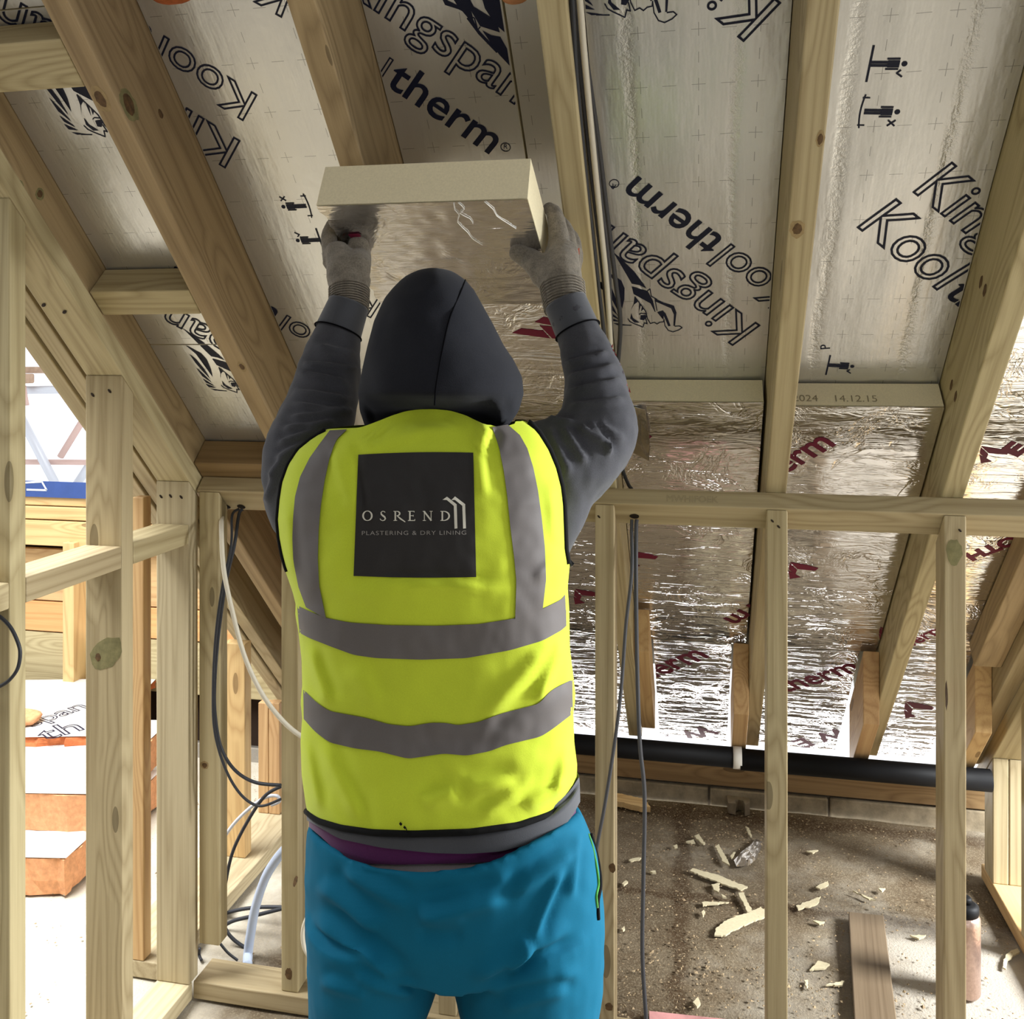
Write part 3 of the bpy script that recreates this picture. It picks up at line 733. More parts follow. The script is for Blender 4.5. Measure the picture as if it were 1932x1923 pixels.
# maroon print on the bright foil
G = lambda x, y: uv_at(x, y, D2)
ARROW = [[(966,627),(984,618),(1025,622),(1038,637)], [(1009,606),(1026,596),(1040,599),(1045,613)], [(1018,612),(1045,615),(1050,638),(1042,637)]]
def arrow(pr, dx=0, dy=0): 
    for p in ARROW: pr.poly([G(x+dx, y+dy) for x, y in p])
def arrow2(pr, x0, y0, s=1.0):
    for p in ([(0,0),(34,5),(55,11),(49,16),(15,13)], [(-3,16),(21,29),(0,32)], [(0,2),(14,15),(10,24),(-2,14)]): pr.poly([G(x0+x*s, y0+y*s) for x, y in p])
u = lambda i: bay(i)
place('23f', D2, *u(2), 1.285, VJ, M['ink_red'], lambda pr: (arrow(pr), arrow2(pr, 1085, 1110, 0.9)))
place('34f', D2, *u(3), 1.612, VJ, M['ink_red'], lambda pr: (arrow2(pr, 1187, 1038), pr.text('therm', G(1480, 1102), G(1365, 1166), bold=0.02, hs=.9), pr.text('therm', G(1120, 905), G(1229, 822), bold=0.02)))
place('34g', D2, u(3)[0]+0.05, u(3)[1]-0.05, VJ, VE, M['ink_red'], lambda pr: (pr.text('therm', G(1204, 1290), G(1339, 1238), bold=0.02), pr.text('W E', G(1335, 1366), G(1238, 1392), bold=0.03, hs=.8)))
place('45f', D2, *u(4), 1.622, VJ, M['ink_red'], lambda pr: (pr.text('therm', G(1432, 921), G(1577, 836), bold=0.02), arrow2(pr, 1490, 1059, .98), arrow2(pr, 1660, 1182, .8)))
place('45g', D2, u(4)[0], u(4)[1]-0.05, VJ, VE, M['ink_red'], lambda pr: (pr.text('therm', G(1482, 1306), G(1626, 1262), bold=0.02), pr.text('W E', G(1590, 1370), G(1492, 1398), bold=0.03, hs=.8)))
def f56(pr):
    pr.text('E', G(1917, 860), G(1941, 842), bold=0.06, hs=.8); arrow2(pr, 1850, 840, 1.0)
    pr.text('OTH', G(1912, 1008), G(1818, 1046), bold=0.05, hs=.8); pr.text('therm', G(1700, 1226), G(1790, 1186), bold=0.02)
    arrow2(pr, 1708, 1322, 1.0)
place('56f', D2, *u(5), 0.9, 2.42, M['ink_red'], f56)
place('56g', D2, u(5)[0], u(5)[1]-0.05, 2.423, VE, M['ink_red'], f56)
# torn tape of foil hanging at the elbow-side board, date code on the cream edge
p = [SL(-0.155, 1.63, D2-0.004), SL(-0.125, 1.63, D2-0.012), SL(-0.118, 1.72, D2-0.02), SL(-0.122, 1.82, D2-0.016), SL(-0.165, 1.80, D2-0.004), SL(-0.175, 1.7, D2-0.003)]
n_ = SL(0, 0, 0.0015)-SL(0, 0, 0)
vs = p+[q+n_ for q in p]
o = solid('foil_tape', vs, [(0, 1, 2, 3, 4, 5), (11, 10, 9, 8, 7, 6)]+[(i, (i+1) % 6, (i+1) % 6+6, i+6) for i in range(6)], M['plastic_film'], B['34f'])
def edge_text(key, s, ua, ub, v, dmid):
    vs, fs = glyph_mesh(s); x0, x1 = min(q[0] for q in vs), max(q[0] for q in vs); k = (ub-ua)/(x1-x0)
    solid('printed_code', [SL(ua+(x-x0)*k, v-0.0008, dmid-y*k) if False else SL(ua+(x-x0)*k, v-0.0008, dmid+y*k) for x, y, z in vs], fs, M['code_print'], B[key])
edge_text('45f', '2024    14.12.15', 0.215, 0.40, 1.622, D2+0.012)

# ================================================================ PARTITION (low stud wall across the room)
PY = 2.2                                         # its front face
vA = (PY+0.345)/R2                               # near edge of the slanted top rail in roof coordinates
VT0, VT1 = 1.7985, 1.8815
# the top rail lies flat against the underside of the rafters
u0r, u1r = -1.308, 2.0
o = sbox('top_rail', u0r, u1r, VT0, VT1, -0.0475, -0.0005, M['pine'], None, 0.003, 'u')
rail = thing(o, 'long top rail of the low partition under the rafters with faint pencil writing', 'rail')
# pencil writing on its upper edge
vs, fs = glyph_mesh('MWHIFOEK', 0.006); x0, x1 = min(v[0] for v in vs), max(v[0] for v in vs)
pa, pb = -0.075, 0.045; kk = (pb-pa)/(x1-x0)
solid('pencil_writing', [SL(pa+(x-x0)*kk, VT0-0.0006-max(0, z)*0.002, -0.036+y*kk*1.1) for x, y, z in vs], fs, M['nail'], rail)
# drill holes with torn rims
def hole(u, v):
    vs = [SL(u+0.011*cos(2*pi*k/12)*(1+.2*random.random()), v+0.009*sin(2*pi*k/12)*(1+.2*random.random()), -0.0482) for k in range(12)]
    solid('drill_hole', vs, [tuple(range(12))], M['hole'], rail)
hu = uv_at(1197, 974, -0.0475); hole(*hu)
h2 = uv_at(427, 956, -0.0475); hole(*h2); h3 = uv_at(455, 956, -0.0475); hole(*h3)
SH = 0.047
def stud(x0, label, y0=PY, w=0.047, dep=0.075, z0=SH, mat='pine', nl=()):
    """top cut to the roof pitch under the rail"""
    zt = KR-0.0485*R2+EYE                       # plane Y + z = zt under the rail
    y1 = y0+dep
    A = [(x0, y0, z0), (x0+w, y0, z0), (x0+w, y1, z0), (x0, y1, z0)]
    Bq = [(x0, y0, zt-y0), (x0+w, y0, zt-y0), (x0+w, y1, zt-y1), (x0, y1, zt-y1)]
    o = hexa('stud', A, Bq, M[mat], None, 0.003)
    thing(o, label, 'stud', 'studs of the low partition')
    nails(o, [onY(x, y, y0) for x, y in nl]); return o
stud(-1.066, 'stud carrying the white cable, just beside the worker in the low partition', nl=())
stud(-0.641, 'stud of the low partition standing behind the worker')
stud(-0.246, 'first partition stud past the worker, crossed by two hanging grey cables', nl=((1130, 975),))
stud(0.156, 'middle partition stud with two slanted nail dents at its top', nl=((1457, 983), (1469, 994)))
stud(0.541, 'partition stud with a green-stained knot near its top', nl=((1811, 1001),))
stud(0.945, 'partition stud at the edge of the view past the flask')
# a stub stud fixed below the rail that stops short of the slab
y0 = PY; zt = KR-0.0485*R2+EYE
A = [(-1.301, y0, 0.140), (-1.243, y0, 0.140), (-1.243, y0+0.045, 0.140), (-1.301, y0+0.045, 0.140)]
Bq = [(-1.301, y0, zt-y0), (-1.243, y0, zt-y0), (-1.243, y0+0.045, zt-y0-0.045), (-1.301, y0+0.045, zt-y0-0.045)]
o = hexa('stub_stud', A, Bq, M['pine'], None, 0.003); thing(o, 'stub stud beside the corner post that stops short of the floor', 'stud')
o = box('sole_plate', -1.311, 0.904, PY-0.012, PY+0.085, 0.0, SH-0.0005, M['pine'], None, 0.003, 'x'); thing(o, 'sole plate of the low partition lying on the dusty slab', 'sole plate')

# ================================================================ STUD WALL UNDER RAFTER 0
WX0, WX1 = -1.408, -1.312
# slanted wall plate under the rafter
o = sbox('slanted_wall_plate', WX0, WX1, -0.3, 1.8155, -0.0475, -0.0005, M['pine'], None, 0.003); thing(o, 'slanted wall plate on top of the dormer stud wall', 'wall plate')
nails(o, [SL(-1.395+0.0, uv_at(88, 575, -.0475)[1], -0.048), SL(-1.355, uv_at(140, 588, -.0475)[1], -0.048)], Vector((0, -1, -1)).normalized(), 0.005)
def wstud(y0, label, dep=0.044, mat='pine', nl=()):
    zt = KR-0.0485*R2+EYE; y1 = y0+dep
    A = [(WX0, y0, SH), (WX1, y0, SH), (WX1, y1, SH), (WX0, y1, SH)]
    Bq = [(WX0, y0, zt-y0), (WX1, y0, zt-y0), (WX1, y1, zt-y1), (WX0, y1, zt-y1)]
    o = hexa('dormer_stud', A, Bq, M[mat], None, 0.003); thing(o, label, 'stud', 'studs of the dormer wall')
    nails(o, [onY(x, y, y0) for x, y in nl], r=0.004); return o
wstud(1.535, 'nearest post of the dormer stud wall, circled by a black cable')
wstud(1.886, 'tall dormer stud with a large oval knot and two nail dents', nl=((175, 745), (207, 738)))
wstud(2.170, 'corner stud of the dormer wall with a greenish stain and three nail dents', nl=((304, 937), (322, 936), (342, 938)), mat='pine_pale')
zn0, zn1 = EYE-0.483, EYE-0.4315
for ya, yb, l in ((1.5795, 1.8855, 'first horizontal nogging of the dormer wall with a sunlit top face'), (1.9305, 2.1695, 'second horizontal nogging of the dormer wall reaching the corner stud'),
                  (1.20, 1.5345, 'nogging end butting the nearest post')):
    o = box('wall_nogging', WX0, WX1, ya, yb, zn0, zn1, M['pine'], None, 0.003, 'y'); thing(o, l, 'nogging', 'noggings of the dormer wall')
o = box('sole_plate', WX0-0.0, WX1, 0.9, 2.186, 0.0, SH-0.0005, M['pine_pale'], None, 0.003, 'y'); thing(o, 'sole plate of the dormer stud wall running toward the corner', 'sole plate')

# ================================================================ BEYOND THE DORMER WALL
def at3(x, y, Y): return onY(x, y, Y)
GY = 3.62
# boarded wall with rails under the open side
gw = empty('wall_dormer', (-2.6, GY, 0), None, None); gw['kind'] = 'structure'
gx0, gx1 = -4.2, -1.62
def zy(y, Y=GY): return onY(100, y, Y).z
def rail_h(y0, y1, mat, dy, name='wall_board'):
    box(name, gx0, gx1, GY-dy, GY+0.03, zy(y1)+0.001, zy(y0)-0.001, M[mat], gw, 0.003, 'x')
rail_h(934, 951, 'pine_warm', 0.05); rail_h(952, 976, 'pine_warm', 0.06); rail_h(977.5, 1024, 'pine_warm', 0.07)
rail_h(1036, 1134, 'pine_warm', 0.0); rail_h(1135.5, 1192, 'board_orange', 0.004); rail_h(1193.5, 1290, 'pine', 0.0)
solid('shade_backing', [(gx0, GY+0.06, 0), (gx1, GY+0.06, 0), (gx1, GY+0.06, zy(960)), (gx0, GY+0.06, zy(960))], [(0, 1, 2, 3)], M['dark_void'], gw)  # added dark sheet standing in for the shade behind the boards
o = box('blue_sheet_strip', gx0, gx1, GY-0.062, GY-0.056, zy(934.5), zy(905), M['blue_sheet'], None, 0.0, 'x'); tag(o, 'blue membrane strip with white outlines along the top of the boarded wall', 'membrane')
mk = []
def mark(pts, w=0.004):
    for i in range(len(pts)-1):
        a_, c_ = onY(*pts[i], GY-0.0635), onY(*pts[i+1], GY-0.0635); d = (c_-a_).normalized(); n = Vector((-d.z, 0, d.x))*w
        mk.append([a_+n, c_+n, c_-n, a_-n])
mark([(44, 911), (79, 909), (88, 925), (50, 924)]); mark([(42, 912), (44, 925)])
vs, fs = [], []
for q_ in mk: b_ = len(vs); vs += q_; fs.append((b_, b_+1, b_+2, b_+3))
solid('white_outline', vs, fs, M['chalk'], o)
def post(xa, xb, ytop, ybot, Y, dep, mat, label, name='far_post', bottom=None):
    p0, p1 = onY(xa, ytop, Y), onY(xb, ytop, Y); zb = bottom if bottom is not None else onY(xa, ybot, Y).z
    o = box(name, p0.x, p1.x, Y, Y+dep, zb, p0.z, M[mat], None, 0.003, 'z'); thing(o, label, 'stud', 'posts beyond the dormer wall'); return o
post(118, 139, 1024, 1311, GY-0.105, 0.1, 'pine_warm', 'pale post in front of the boarded wall above the foam slabs', bottom=0.0)
post(249, 271, 938, 1832, 2.232, 0.036, 'pine_warm', 'slim post standing behind the tall knotted dormer stud', bottom=SH)
post(421, 462, 1213, 1612, 2.76, 0.045, 'pine_warm', 'orange-toned post beyond the partition framed by looping cables', bottom=SH)
post(487, 506, 1326, 1537, 3.05, 0.038, 'pine_warm', 'paired post near the eaves, the half with two knots', bottom=SH)
post(506.8, 527, 1326, 1537, 3.05, 0.038, 'pine_warm', 'paired post near the eaves, the plain half against the stud', bottom=SH)
o = box('sole_plate', -1.62, -1.415, 2.232, 3.42, 0.0, SH-0.0005, M['pine_pale'], None, 0.003, 'y'); thing(o, 'wide sole plate beyond the partition sprinkled with sawdust', 'sole plate')
o = box('header_rail', -1.60, -1.415, 2.29, 2.335, EYE-0.345, EYE-0.30, M['pine_warm'], None, 0.003, 'x'); thing(o, 'short header seen between the tall stud and the corner stud', 'rail')
# sarking boards under the bare roof beyond the partition
for j in range(9):
    v0 = 1.94+j*0.165
    sb = sbox('sarking_board', RAF[0]+RW+0.002, RAF[1]-0.002, v0, v0+0.155, 0.20+0.004*(j % 2), 0.222, M['sarking'], None, 0.002, 'u')
    tag(sb, 'brown roof board beyond the partition above the looping cables', 'roof board', 'bare brown roof boards')
# roof boards outside the trimmers keep that bay closed
o = sbox('roof_panel', -1.47, RAF[0]-0.002, 1.9, 3.3, 0.19, 0.21, M['sarking'], None, 0.002); tag(o, 'narrow brown roof panel between the trimmer and the stud-wall rafter', 'roof board')

# scaffold outside
def tube(name, p, q, r, mat, label, cat='scaffold tube', group=None):
    v, f = tube_geo([Vector(p), (Vector(p)+Vector(q))/2, Vector(q)], r, 12); o = solid(name, v, f, mat, None, True); return tag(o, label, cat, group)
YS = 6.2
a_, c_ = onY(-60, 697, YS), onY(200, 699, YS)
o = box('scaffold_board', a_.x, c_.x, YS, YS+0.22, a_.z-0.03, a_.z+0.02, M['scaf_board'], None, 0.003, 'x'); tag(o, 'weathered scaffold board against the bright sky', 'scaffold board')
tube('scaffold_tube', onY(-60, 738, YS+0.03), onY(200, 734, YS+0.03), 0.032, M['steel'], 'level steel tube under the scaffold board', group='scaffold outside')
tube('scaffold_tube', onY(8, 727, YS+.11), onY(104, 912, YS+.11), 0.034, M['steel'], 'steel brace slanting down toward the blue membrane', group='scaffold outside')
tube('scaffold_tube', onY(197, 727, YS+.11), onY(114, 862, YS+.11), 0.026, M['rust_steel'], 'pinkish brace slanting the other way behind the steel brace', group='scaffold outside')
tube('scaffold_tube', onY(-60, 871, YS+.175), onY(220, 873, YS+.175), 0.022, M['rust_steel'], 'pinkish level guard tube low behind the braces', group='scaffold outside')
tube('scaffold_tube', onY(146, 912, YS+.235), onY(205, 823, YS+.235), 0.034, M['steel'], 'short steel tube slanting behind the tall knotted stud', group='scaffold outside')
# standard that carries all of it
o = tube('scaffold_standard', onY(-20, 600, YS+0.27), Vector((onY(-20, 600, YS+.27).x, YS+0.27, -2.5)), 0.03, M['steel'], 'upright scaffold standard hidden past the nearest post')
cl = empty('scaffold_coupler', onY(58, 722, YS-0.03), 'scaffold coupler with a hanging bolt under the board', 'coupler')
c0 = onY(52, 716, YS-0.03)
box('coupler_body', c0.x-0.07, c0.x+0.05, YS-0.09, YS-0.01, c0.z-0.03, c0.z+0.045, M['scaf_board'], cl, 0.012, 'x')
cable('bolt', [onY(46, 728, YS-.05), onY(48, 745, YS-.05), onY(52, 765, YS-.05)], 0.014, M['rust_steel'], cl, 3)

# broken foam slabs stacked on the screed under the dormer
def slab_stack():
    def slab(fr, right, back, z0, z1, mat_core, label, jag=0.006, sheet=None):
        # fr = front right corner; right/back = unit directions
        rx, ry = right; bx_, by_ = back; L, Wd = 0.95, 0.62
        n = 26; vs = []; ring = []
        pts = []
        for k in range(n): t = k/n; pts.append((fr[0]-rx*L*t, fr[1]-ry*L*t))
        for k in range(n): t = k/n; pts.append((fr[0]-rx*L+bx_*Wd*t, fr[1]-ry*L+by_*Wd*t))
        for k in range(n): t = k/n; pts.append((fr[0]-rx*L*(1-t)+bx_*Wd, fr[1]-ry*L*(1-t)+by_*Wd))
        for k in range(n): t = k/n; pts.append((fr[0]+bx_*Wd*(1-t), fr[1]+by_*Wd*(1-t)))
        m = len(pts)
        for j, z in enumerate((z0, z0*.6+z1*.4, z1)):
            for i, p in enumerate(pts):
                w = jag*noise.noise(Vector((p[0]*22, p[1]*22, z*25)))
                vs.append((p[0]+w, p[1]+w, z+(0 if j == 1 else 0.002*noise.noise(Vector((p[0]*9, p[1]*9, z))))))
        fs = []
        for j in range(2):
            for i in range(m): fs.append((j*m+i, (j*m+(i+1) % m), (j+1)*m+(i+1) % m, (j+1)*m+i))
        fs.append(tuple(range(m))); fs.append(tuple(range(2*m, 3*m)))
        o = solid('foam_slab', vs, fs, mat_core); tag(o, label, 'foam slab', 'foam slabs under the dormer')
        if sheet:
            c2 = [(p[0], p[1], z1+0.004) for p in pts]; vs2 = c2+[(x, y, z+0.0015) for x, y, z in c2]
            solid('foil_facing', vs2, [tuple(range(m)), tuple(range(m, 2*m))]+[(i, (i+1) % m, (i+1) % m+m, i+m) for i in range(m)], sheet, o)
        return o
    f1 = onZ(125, 1687, 0.004); slab((f1.x, f1.y), (0.985, 0.17), (-0.1, 0.995), 0.0, 0.113, M['foam_orange'], 'lowest orange foam slab with a broken edge on the white screed', 0.016, M['slab_sheet'])
    f2 = onZ(172, 1570, 0.118); slab((f2.x, f2.y), (0.985, 0.17), (-0.15, 0.989), 0.119, 0.240, M['foam_orange'], 'second orange foam slab resting on the lowest one', 0.014, M['slab_sheet'])
    f3 = onZ(190, 1405, 0.247); f3o = slab((f3.x, f3.y), (0.97, 0.24), (-0.25, 0.968), 0.2465, 0.275, M['foam_red'], 'thin torn foil sheet of foam on top of the orange slabs', 0.03, M['slab_sheet'])
    zz = 0.2812
    for txt, pa_, pb_ in (('span', (62, 1372), (168, 1334)), ('th', (84, 1398), (160, 1376))):
        p0, p1 = onZ(*pa_, zz), onZ(*pb_, zz); vs, fs = glyph_mesh(txt, 0.018); x0, x1 = min(v[0] for v in vs), max(v[0] for v in vs)
        ex = (p1-p0); Ln = ex.length; ex = ex/Ln; ey = Vector((-ex.y, ex.x, 0)); kk_ = Ln/(x1-x0)
        solid('printed_word', [p0+ex*((x-x0)*kk_)+ey*(y*kk_)+Vector((0, 0, max(0, z)*kk_*0.02)) for x, y, z in vs], fs, M['ink'], f3o)
    fx = onZ(70, 1365, 0.285); vs, fs = [], []
    bm = bmesh.new(); bmesh.ops.create_icosphere(bm, subdivisions=3, radius=0.06)
    for v in bm.verts:
        v.co.z *= 0.45; v.co *= 1+0.3*noise.noise(v.co*40)
        v.co += Vector((fx.x-0.06, fx.y, 0.30))
    vs = [v.co.copy() for v in bm.verts]; fs = [tuple(x.index for x in f.verts) for f in bm.faces]; bm.free()
    o = solid('foam_lump', vs, fs, M['foam_orange'], None, True); tag(o, 'pinkish torn foam lump on the top sheet', 'foam lump')
slab_stack()

# ================================================================ RIGHT-HAND STUD WALL
o = box('sole_plate', 0.905, 1.0, 1.7, 3.22, 0.0, SH-0.0005, M['pine_warm'], None, 0.003, 'y'); thing(o, 'dusty sole plate beside the copper flask', 'sole plate')
ztr = KR-0.0485*R2+EYE
for y0, l in ((3.10, 'doubled stud near the flask, the half toward the partition'),):
    for x0, ll in ((0.905, 'doubled stud near the flask, the half nearer the partition'), (0.953, 'doubled stud near the flask, the half with the straight grain')):
        A = [(x0, y0, SH), (x0+.046, y0, SH), (x0+.046, y0+.085, SH), (x0, y0+.085, SH)]
        Bq = [(x0, y0, ztr-y0), (x0+.046, y0, ztr-y0), (x0+.046, y0+.085, ztr-y0-.085), (x0, y0+.085, ztr-y0-.085)]
        o = hexa('doubled_stud', A, Bq, M['pine_pale'], None, 0.003); thing(o, ll, 'stud', 'doubled studs near the flask')
o = sbox('slanted_wall_plate', 0.905, 1.0, 1.9, 3.29, -0.0475, -0.0005, M['pine'], None, 0.003); thing(o, 'slanted wall plate resting on the doubled studs', 'wall plate')
y0 = 2.80
A = [(0.905, y0, SH), (1.0, y0, SH), (1.0, y0+.045, SH), (0.905, y0+.045, SH)]
Bq = [(0.905, y0, ztr-y0), (1.0, y0, ztr-y0), (1.0, y0+.045, ztr-y0-.045), (0.905, y0+.045, ztr-y0-.045)]
o = hexa('edge_stud', A, Bq, M['pine'], None, 0.003); thing(o, 'knotty stud at the very edge of the view in front of the doubled studs', 'stud')
o = sbox('packing_strip', RAF[6]-0.075, RAF[6]-0.001, 1.95, 2.66, 0.04, 0.112, M['rafter'], None, 0.003); thing(o, 'packing strip nailed along the shadowed rafter', 'batten')

# ---- knots that stand out on the timbers
M['knot'] = plain('dark_knot', '#5a4329', 0.7, nscale=90, namt=0.5)
M['knot_green'] = plain('green_knot', '#7d7650', 0.75, nscale=60, namt=0.25)
M['knot_pale'] = plain('pale_knot_rim', '#98825c', 0.8, nscale=80, namt=0.2)
def knot(parent, c, nrm, along, rx, ry, mat, rim=None):
    nrm = nrm.normalized(); a = (along-nrm*along.dot(nrm)).normalized(); b_ = nrm.cross(a); n = 18
    def disc(k, h, m, name):
        vs = [c+nrm*h]+[c+nrm*(h*0.5)+a*(rx*k*cos(2*pi*i/n)*(1+.12*random.uniform(-1, 1)))+b_*(ry*k*sin(2*pi*i/n)*(1+.12*random.uniform(-1, 1))) for i in range(n)]
        solid(name, vs, [(0, 1+i, 1+(i+1) % n) for i in range(n)], M[m], parent, False)
    if rim: disc(1.0, 0.0006, rim, 'knot_rim'); disc(0.62, 0.0012, mat, 'knot')
    else: disc(1.0, 0.0008, mat, 'knot')
FN = Vector((0, -1, 0)); UP = Vector((0, 0, 1)); DN = Vector((0, -1, -1)); SV = Vector((0, 1, -1)); XP, XN = Vector((1, 0, 0)), Vector((-1, 0, 0))
def obj_by(label_part): return next(o for o in C.objects if label_part in (o.get('label') or ''))
o = obj_by('tall dormer stud'); knot(o, onY(202, 1232, 1.886), FN, Vector((.8, 0, .6)), 0.047, 0.033, 'knot_green', None); knot(o, onY(185, 1240, 1.8855), FN, UP, 0.010, 0.007, 'knot')
o = obj_by('green-stained knot near its top'); knot(o, onY(1800, 1042, PY), FN, UP, 0.028, 0.017, 'knot_green'); knot(o, onX(1786, 1312, 0.541), XN, UP, 0.032, 0.011, 'knot')
o = obj_by('first partition stud'); knot(o, onY(1155, 1638, PY), FN, UP, 0.012, 0.008, 'knot'); knot(o, onY(1149, 1900, PY), FN, UP, 0.010, 0.009, 'knot')
o = obj_by('stud carrying the white cable'); knot(o, onX(557, 1663, -1.019), XP, UP, 0.012, 0.014, 'knot'); knot(o, onY(545, 1838, PY), FN, UP, 0.016, 0.010, 'knot')
o = obj_by('stub stud'); knot(o, onY(386, 1444, PY), FN, UP, 0.011, 0.012, 'knot', 'knot_pale')
r1 = rafter[1]; knot(r1, SL(-1.052, uv_at(204, 186, 0)[1], 0), DN, SV, 0.026, 0.015, 'knot', 'knot_pale'); 
p = onX(243, 198, -1.024); knot(r1, p, XP, SV, 0.034, 0.022, 'knot', 'knot_green'); p = onX(303, 215, -1.024); knot(r1, p, XP, SV, 0.010, 0.007, 'knot')
knot(r1, SL(-1.035, uv_at(463, 692, 0)[1], 0), DN, SV, 0.016, 0.010, 'knot', 'knot_pale')
knot(rafter[4], SL(0.172, uv_at(1500, 432, 0)[1], 0), DN, SV, 0.020, 0.013, 'knot', 'knot_pale'); knot(rafter[4], SL(0.195, uv_at(1554, 262, 0)[1], 0), DN, SV, 0.016, 0.007, 'knot', 'knot_pale')
for x, y in ((1851, 532), (1858, 548), (1795, 727), (1803, 748)): knot(rafter[5], onX(x, y, 0.544), XN, SV, 0.016, 0.008, 'knot')
for x, y in ((35, 352), (75, 366)): knot(rafter[0], onX(x, y, -1.315), XP, SV, 0.012, 0.014, 'knot', 'knot_green')

# ================================================================ EAVES
o = box('wall_plate', -1.25, 1.9, 3.55, 3.645, 0.070, 0.15, M['pine_brown'], None, 0.003, 'x'); thing(o, 'dark eaves plate on the low block wall beneath the black pipe', 'wall plate')
def pipe():
    yc, zc, r = 3.105, EYE-1.318, 0.033
    t = empty('black_pipe', (0.2, yc, zc), 'long black pipe running along the eaves under the rafter ends', 'pipe')
    v, f = tube_geo([Vector((-1.25, yc, zc)), Vector((-0.4, yc, zc)), Vector((0.12, yc, zc))], r, 24); solid('pipe_length', v, f, M['black_plastic'], t, True)
    v, f = tube_geo([Vector((0.135, yc, zc-0.004)), Vector((0.6, yc, zc-0.004)), Vector((0.90, yc, zc-0.004))], r+0.001, 24); solid('pipe_length', v, f, M['black_plastic'], t, True)
    v, f = tube_geo([Vector((0.112, yc, zc)), Vector((0.12, yc, zc)), Vector((0.14, yc, zc))], r+0.0022, 24); solid('pipe_clip', v, f, M['white_plastic'], t, True)
pipe()

# ================================================================ CABLES
def rp(pts, d): return [SL(*uv_at(x, y, d), d) for x, y in pts]
def yp(pts, Y): return [onY(x, y, Y) for x, y in pts]
TOPX = [(1079, -60)]
cg = 'cables tied along the rafter'
for pts, d, r, mat, lab in (
    ([(1073, -60), (1079, 0), (1086, 130), (1098, 260), (1110, 380), (1124, 500), (1137, 610), (1150, 730), (1163, 840)], 0.020, 0.0045, 'cable_dark', 'dark cable lying closest to the rafter side'),
    ([(1076, -60), (1082, 0), (1093, 120), (1108, 250), (1121, 370), (1134, 480), (1146, 590), (1157, 690)], 0.055, 0.0045, 'cable_grey', 'grey cable second out from the rafter'),
    ([(1080, -60), (1087, 0), (1101, 120), (1119, 250), (1134, 380), (1148, 500), (1153, 640), (1155, 720)], 0.085, 0.0045, 'cable_grey', 'grey cable third out from the rafter'),
    ([(1083, -60), (1090, 0), (1107, 120), (1129, 270), (1145, 400), (1160, 520), (1170, 600), (1168, 660), (1160, 740)], 0.135, 0.005, 'cable_grey', 'outermost grey cable bowing across the printed board'),
    ([(1086, -60), (1094, 0), (1103, 110), (1121, 300), (1134, 430), (1145, 540), (1152, 650), (1158, 760)], 0.045, 0.0055, 'cable_white', 'white cable in the bundle along the rafter')):
    o = cable('roof_cable', rp(pts, d), r, M[mat]); tag(o, lab, 'cable', cg)
for k, (x, y) in enumerate(((1107, 295), (1139, 536))):
    p0 = rp([(x-7, y-2), (x+5, y+3)], 0.07); o = cable('cable_clip', [p0[0], (p0[0]+p0[1])/2+Vector((0, -0.008, -0.008)), p0[1]], 0.004, M['black_plastic'], None, 4)
    tag(o, ('upper', 'lower')[k]+' black clip holding the cables against the rafter', 'clip')
yf = PY-0.014
hp = SL(*hu, -0.048)
o = cable('hanging_cable', [hp+Vector((-.006, -.003, -.008)), hp+Vector((-.006, -.012, -.03))]+yp([(1192, 1080), (1181, 1180), (1172, 1300), (1160, 1400), (1141, 1520), (1126, 1600), (1112, 1700)], yf-0.006), 0.0042, M['cable_grey']); tag(o, 'grey cable swinging from the rail hole across the first stud', 'cable')
o = cable('hanging_cable', [hp+Vector((.006, -.003, -.008)), hp+Vector((.005, -.012, -.03))]+yp([(1200, 1100), (1202, 1250), (1207, 1400), (1216, 1500), (1214, 1650), (1212, 1800), (1219, 1925), (1222, 2010)], yf), 0.005, M['cable_grey']); tag(o, 'grey cable hanging straight from the rail hole to the floor', 'cable')
o = cable('hanging_cable', rp([(1171, 860), (1176, 890), (1186, 915), (1193, 926), (1196, 950)], 0.03), 0.0045, M['cable_dark']); tag(o, 'short dark cable dropping onto the top rail below the elbow', 'cable')
p2 = SL(*h2, -0.048); p3 = SL(*h3, -0.048)
o = cable('hanging_cable', [p2+Vector((0, -.002, -.006)), p2+Vector((-.004, -.015, -.02))]+yp([(418, 1010), (423, 1080), (440, 1160), (462, 1240), (495, 1310), (535, 1362), (576, 1394), (640, 1425), (700, 1440)], yf-0.030), 0.006, M['cable_white']); tag(o, 'thick white cable curving from the rail toward the worker', 'cable')
o = cable('hanging_cable', [p3+Vector((.006, -.002, -.006)), p3+Vector((0, -.012, -.02))]+yp([(442, 1030), (426, 1100), (412, 1200), (405, 1290), (406, 1350), (417, 1410), (442, 1452), (480, 1476), (530, 1482)], PY-0.012), 0.0045, M['cable_dark']); tag(o, 'dark cable looping down from the rail, upper loop', 'cable')
o = cable('hanging_cable', [p3+Vector((-.006, -.002, -.006)), p3+Vector((-.010, -.030, -.02))]+yp([(436, 1030), (419, 1110), (407, 1200), (402, 1300), (405, 1380), (425, 1450), (455, 1500), (490, 1521), (530, 1508)], PY-0.030), 0.0035, M['cable_dark']); tag(o, 'dark cable looping down from the rail, lower loop', 'cable')
YB = 2.42
o = cable('looped_cable', yp([(530, 1484), (500, 1502), (470, 1545), (440, 1605), (426, 1665), (419, 1720), (431, 1762), (470, 1792), (530, 1810)], YB), 0.005, M['cable_dark']); tag(o, 'black cable making the big loop behind the partition', 'cable')
o = cable('looped_cable', yp([(415, 1592), (440, 1556), (470, 1526), (500, 1505), (522, 1502), (527, 1512), (512, 1519)], YB+.05), 0.005, M['steel']); tag(o, 'pale cable curling behind the black loop', 'cable')
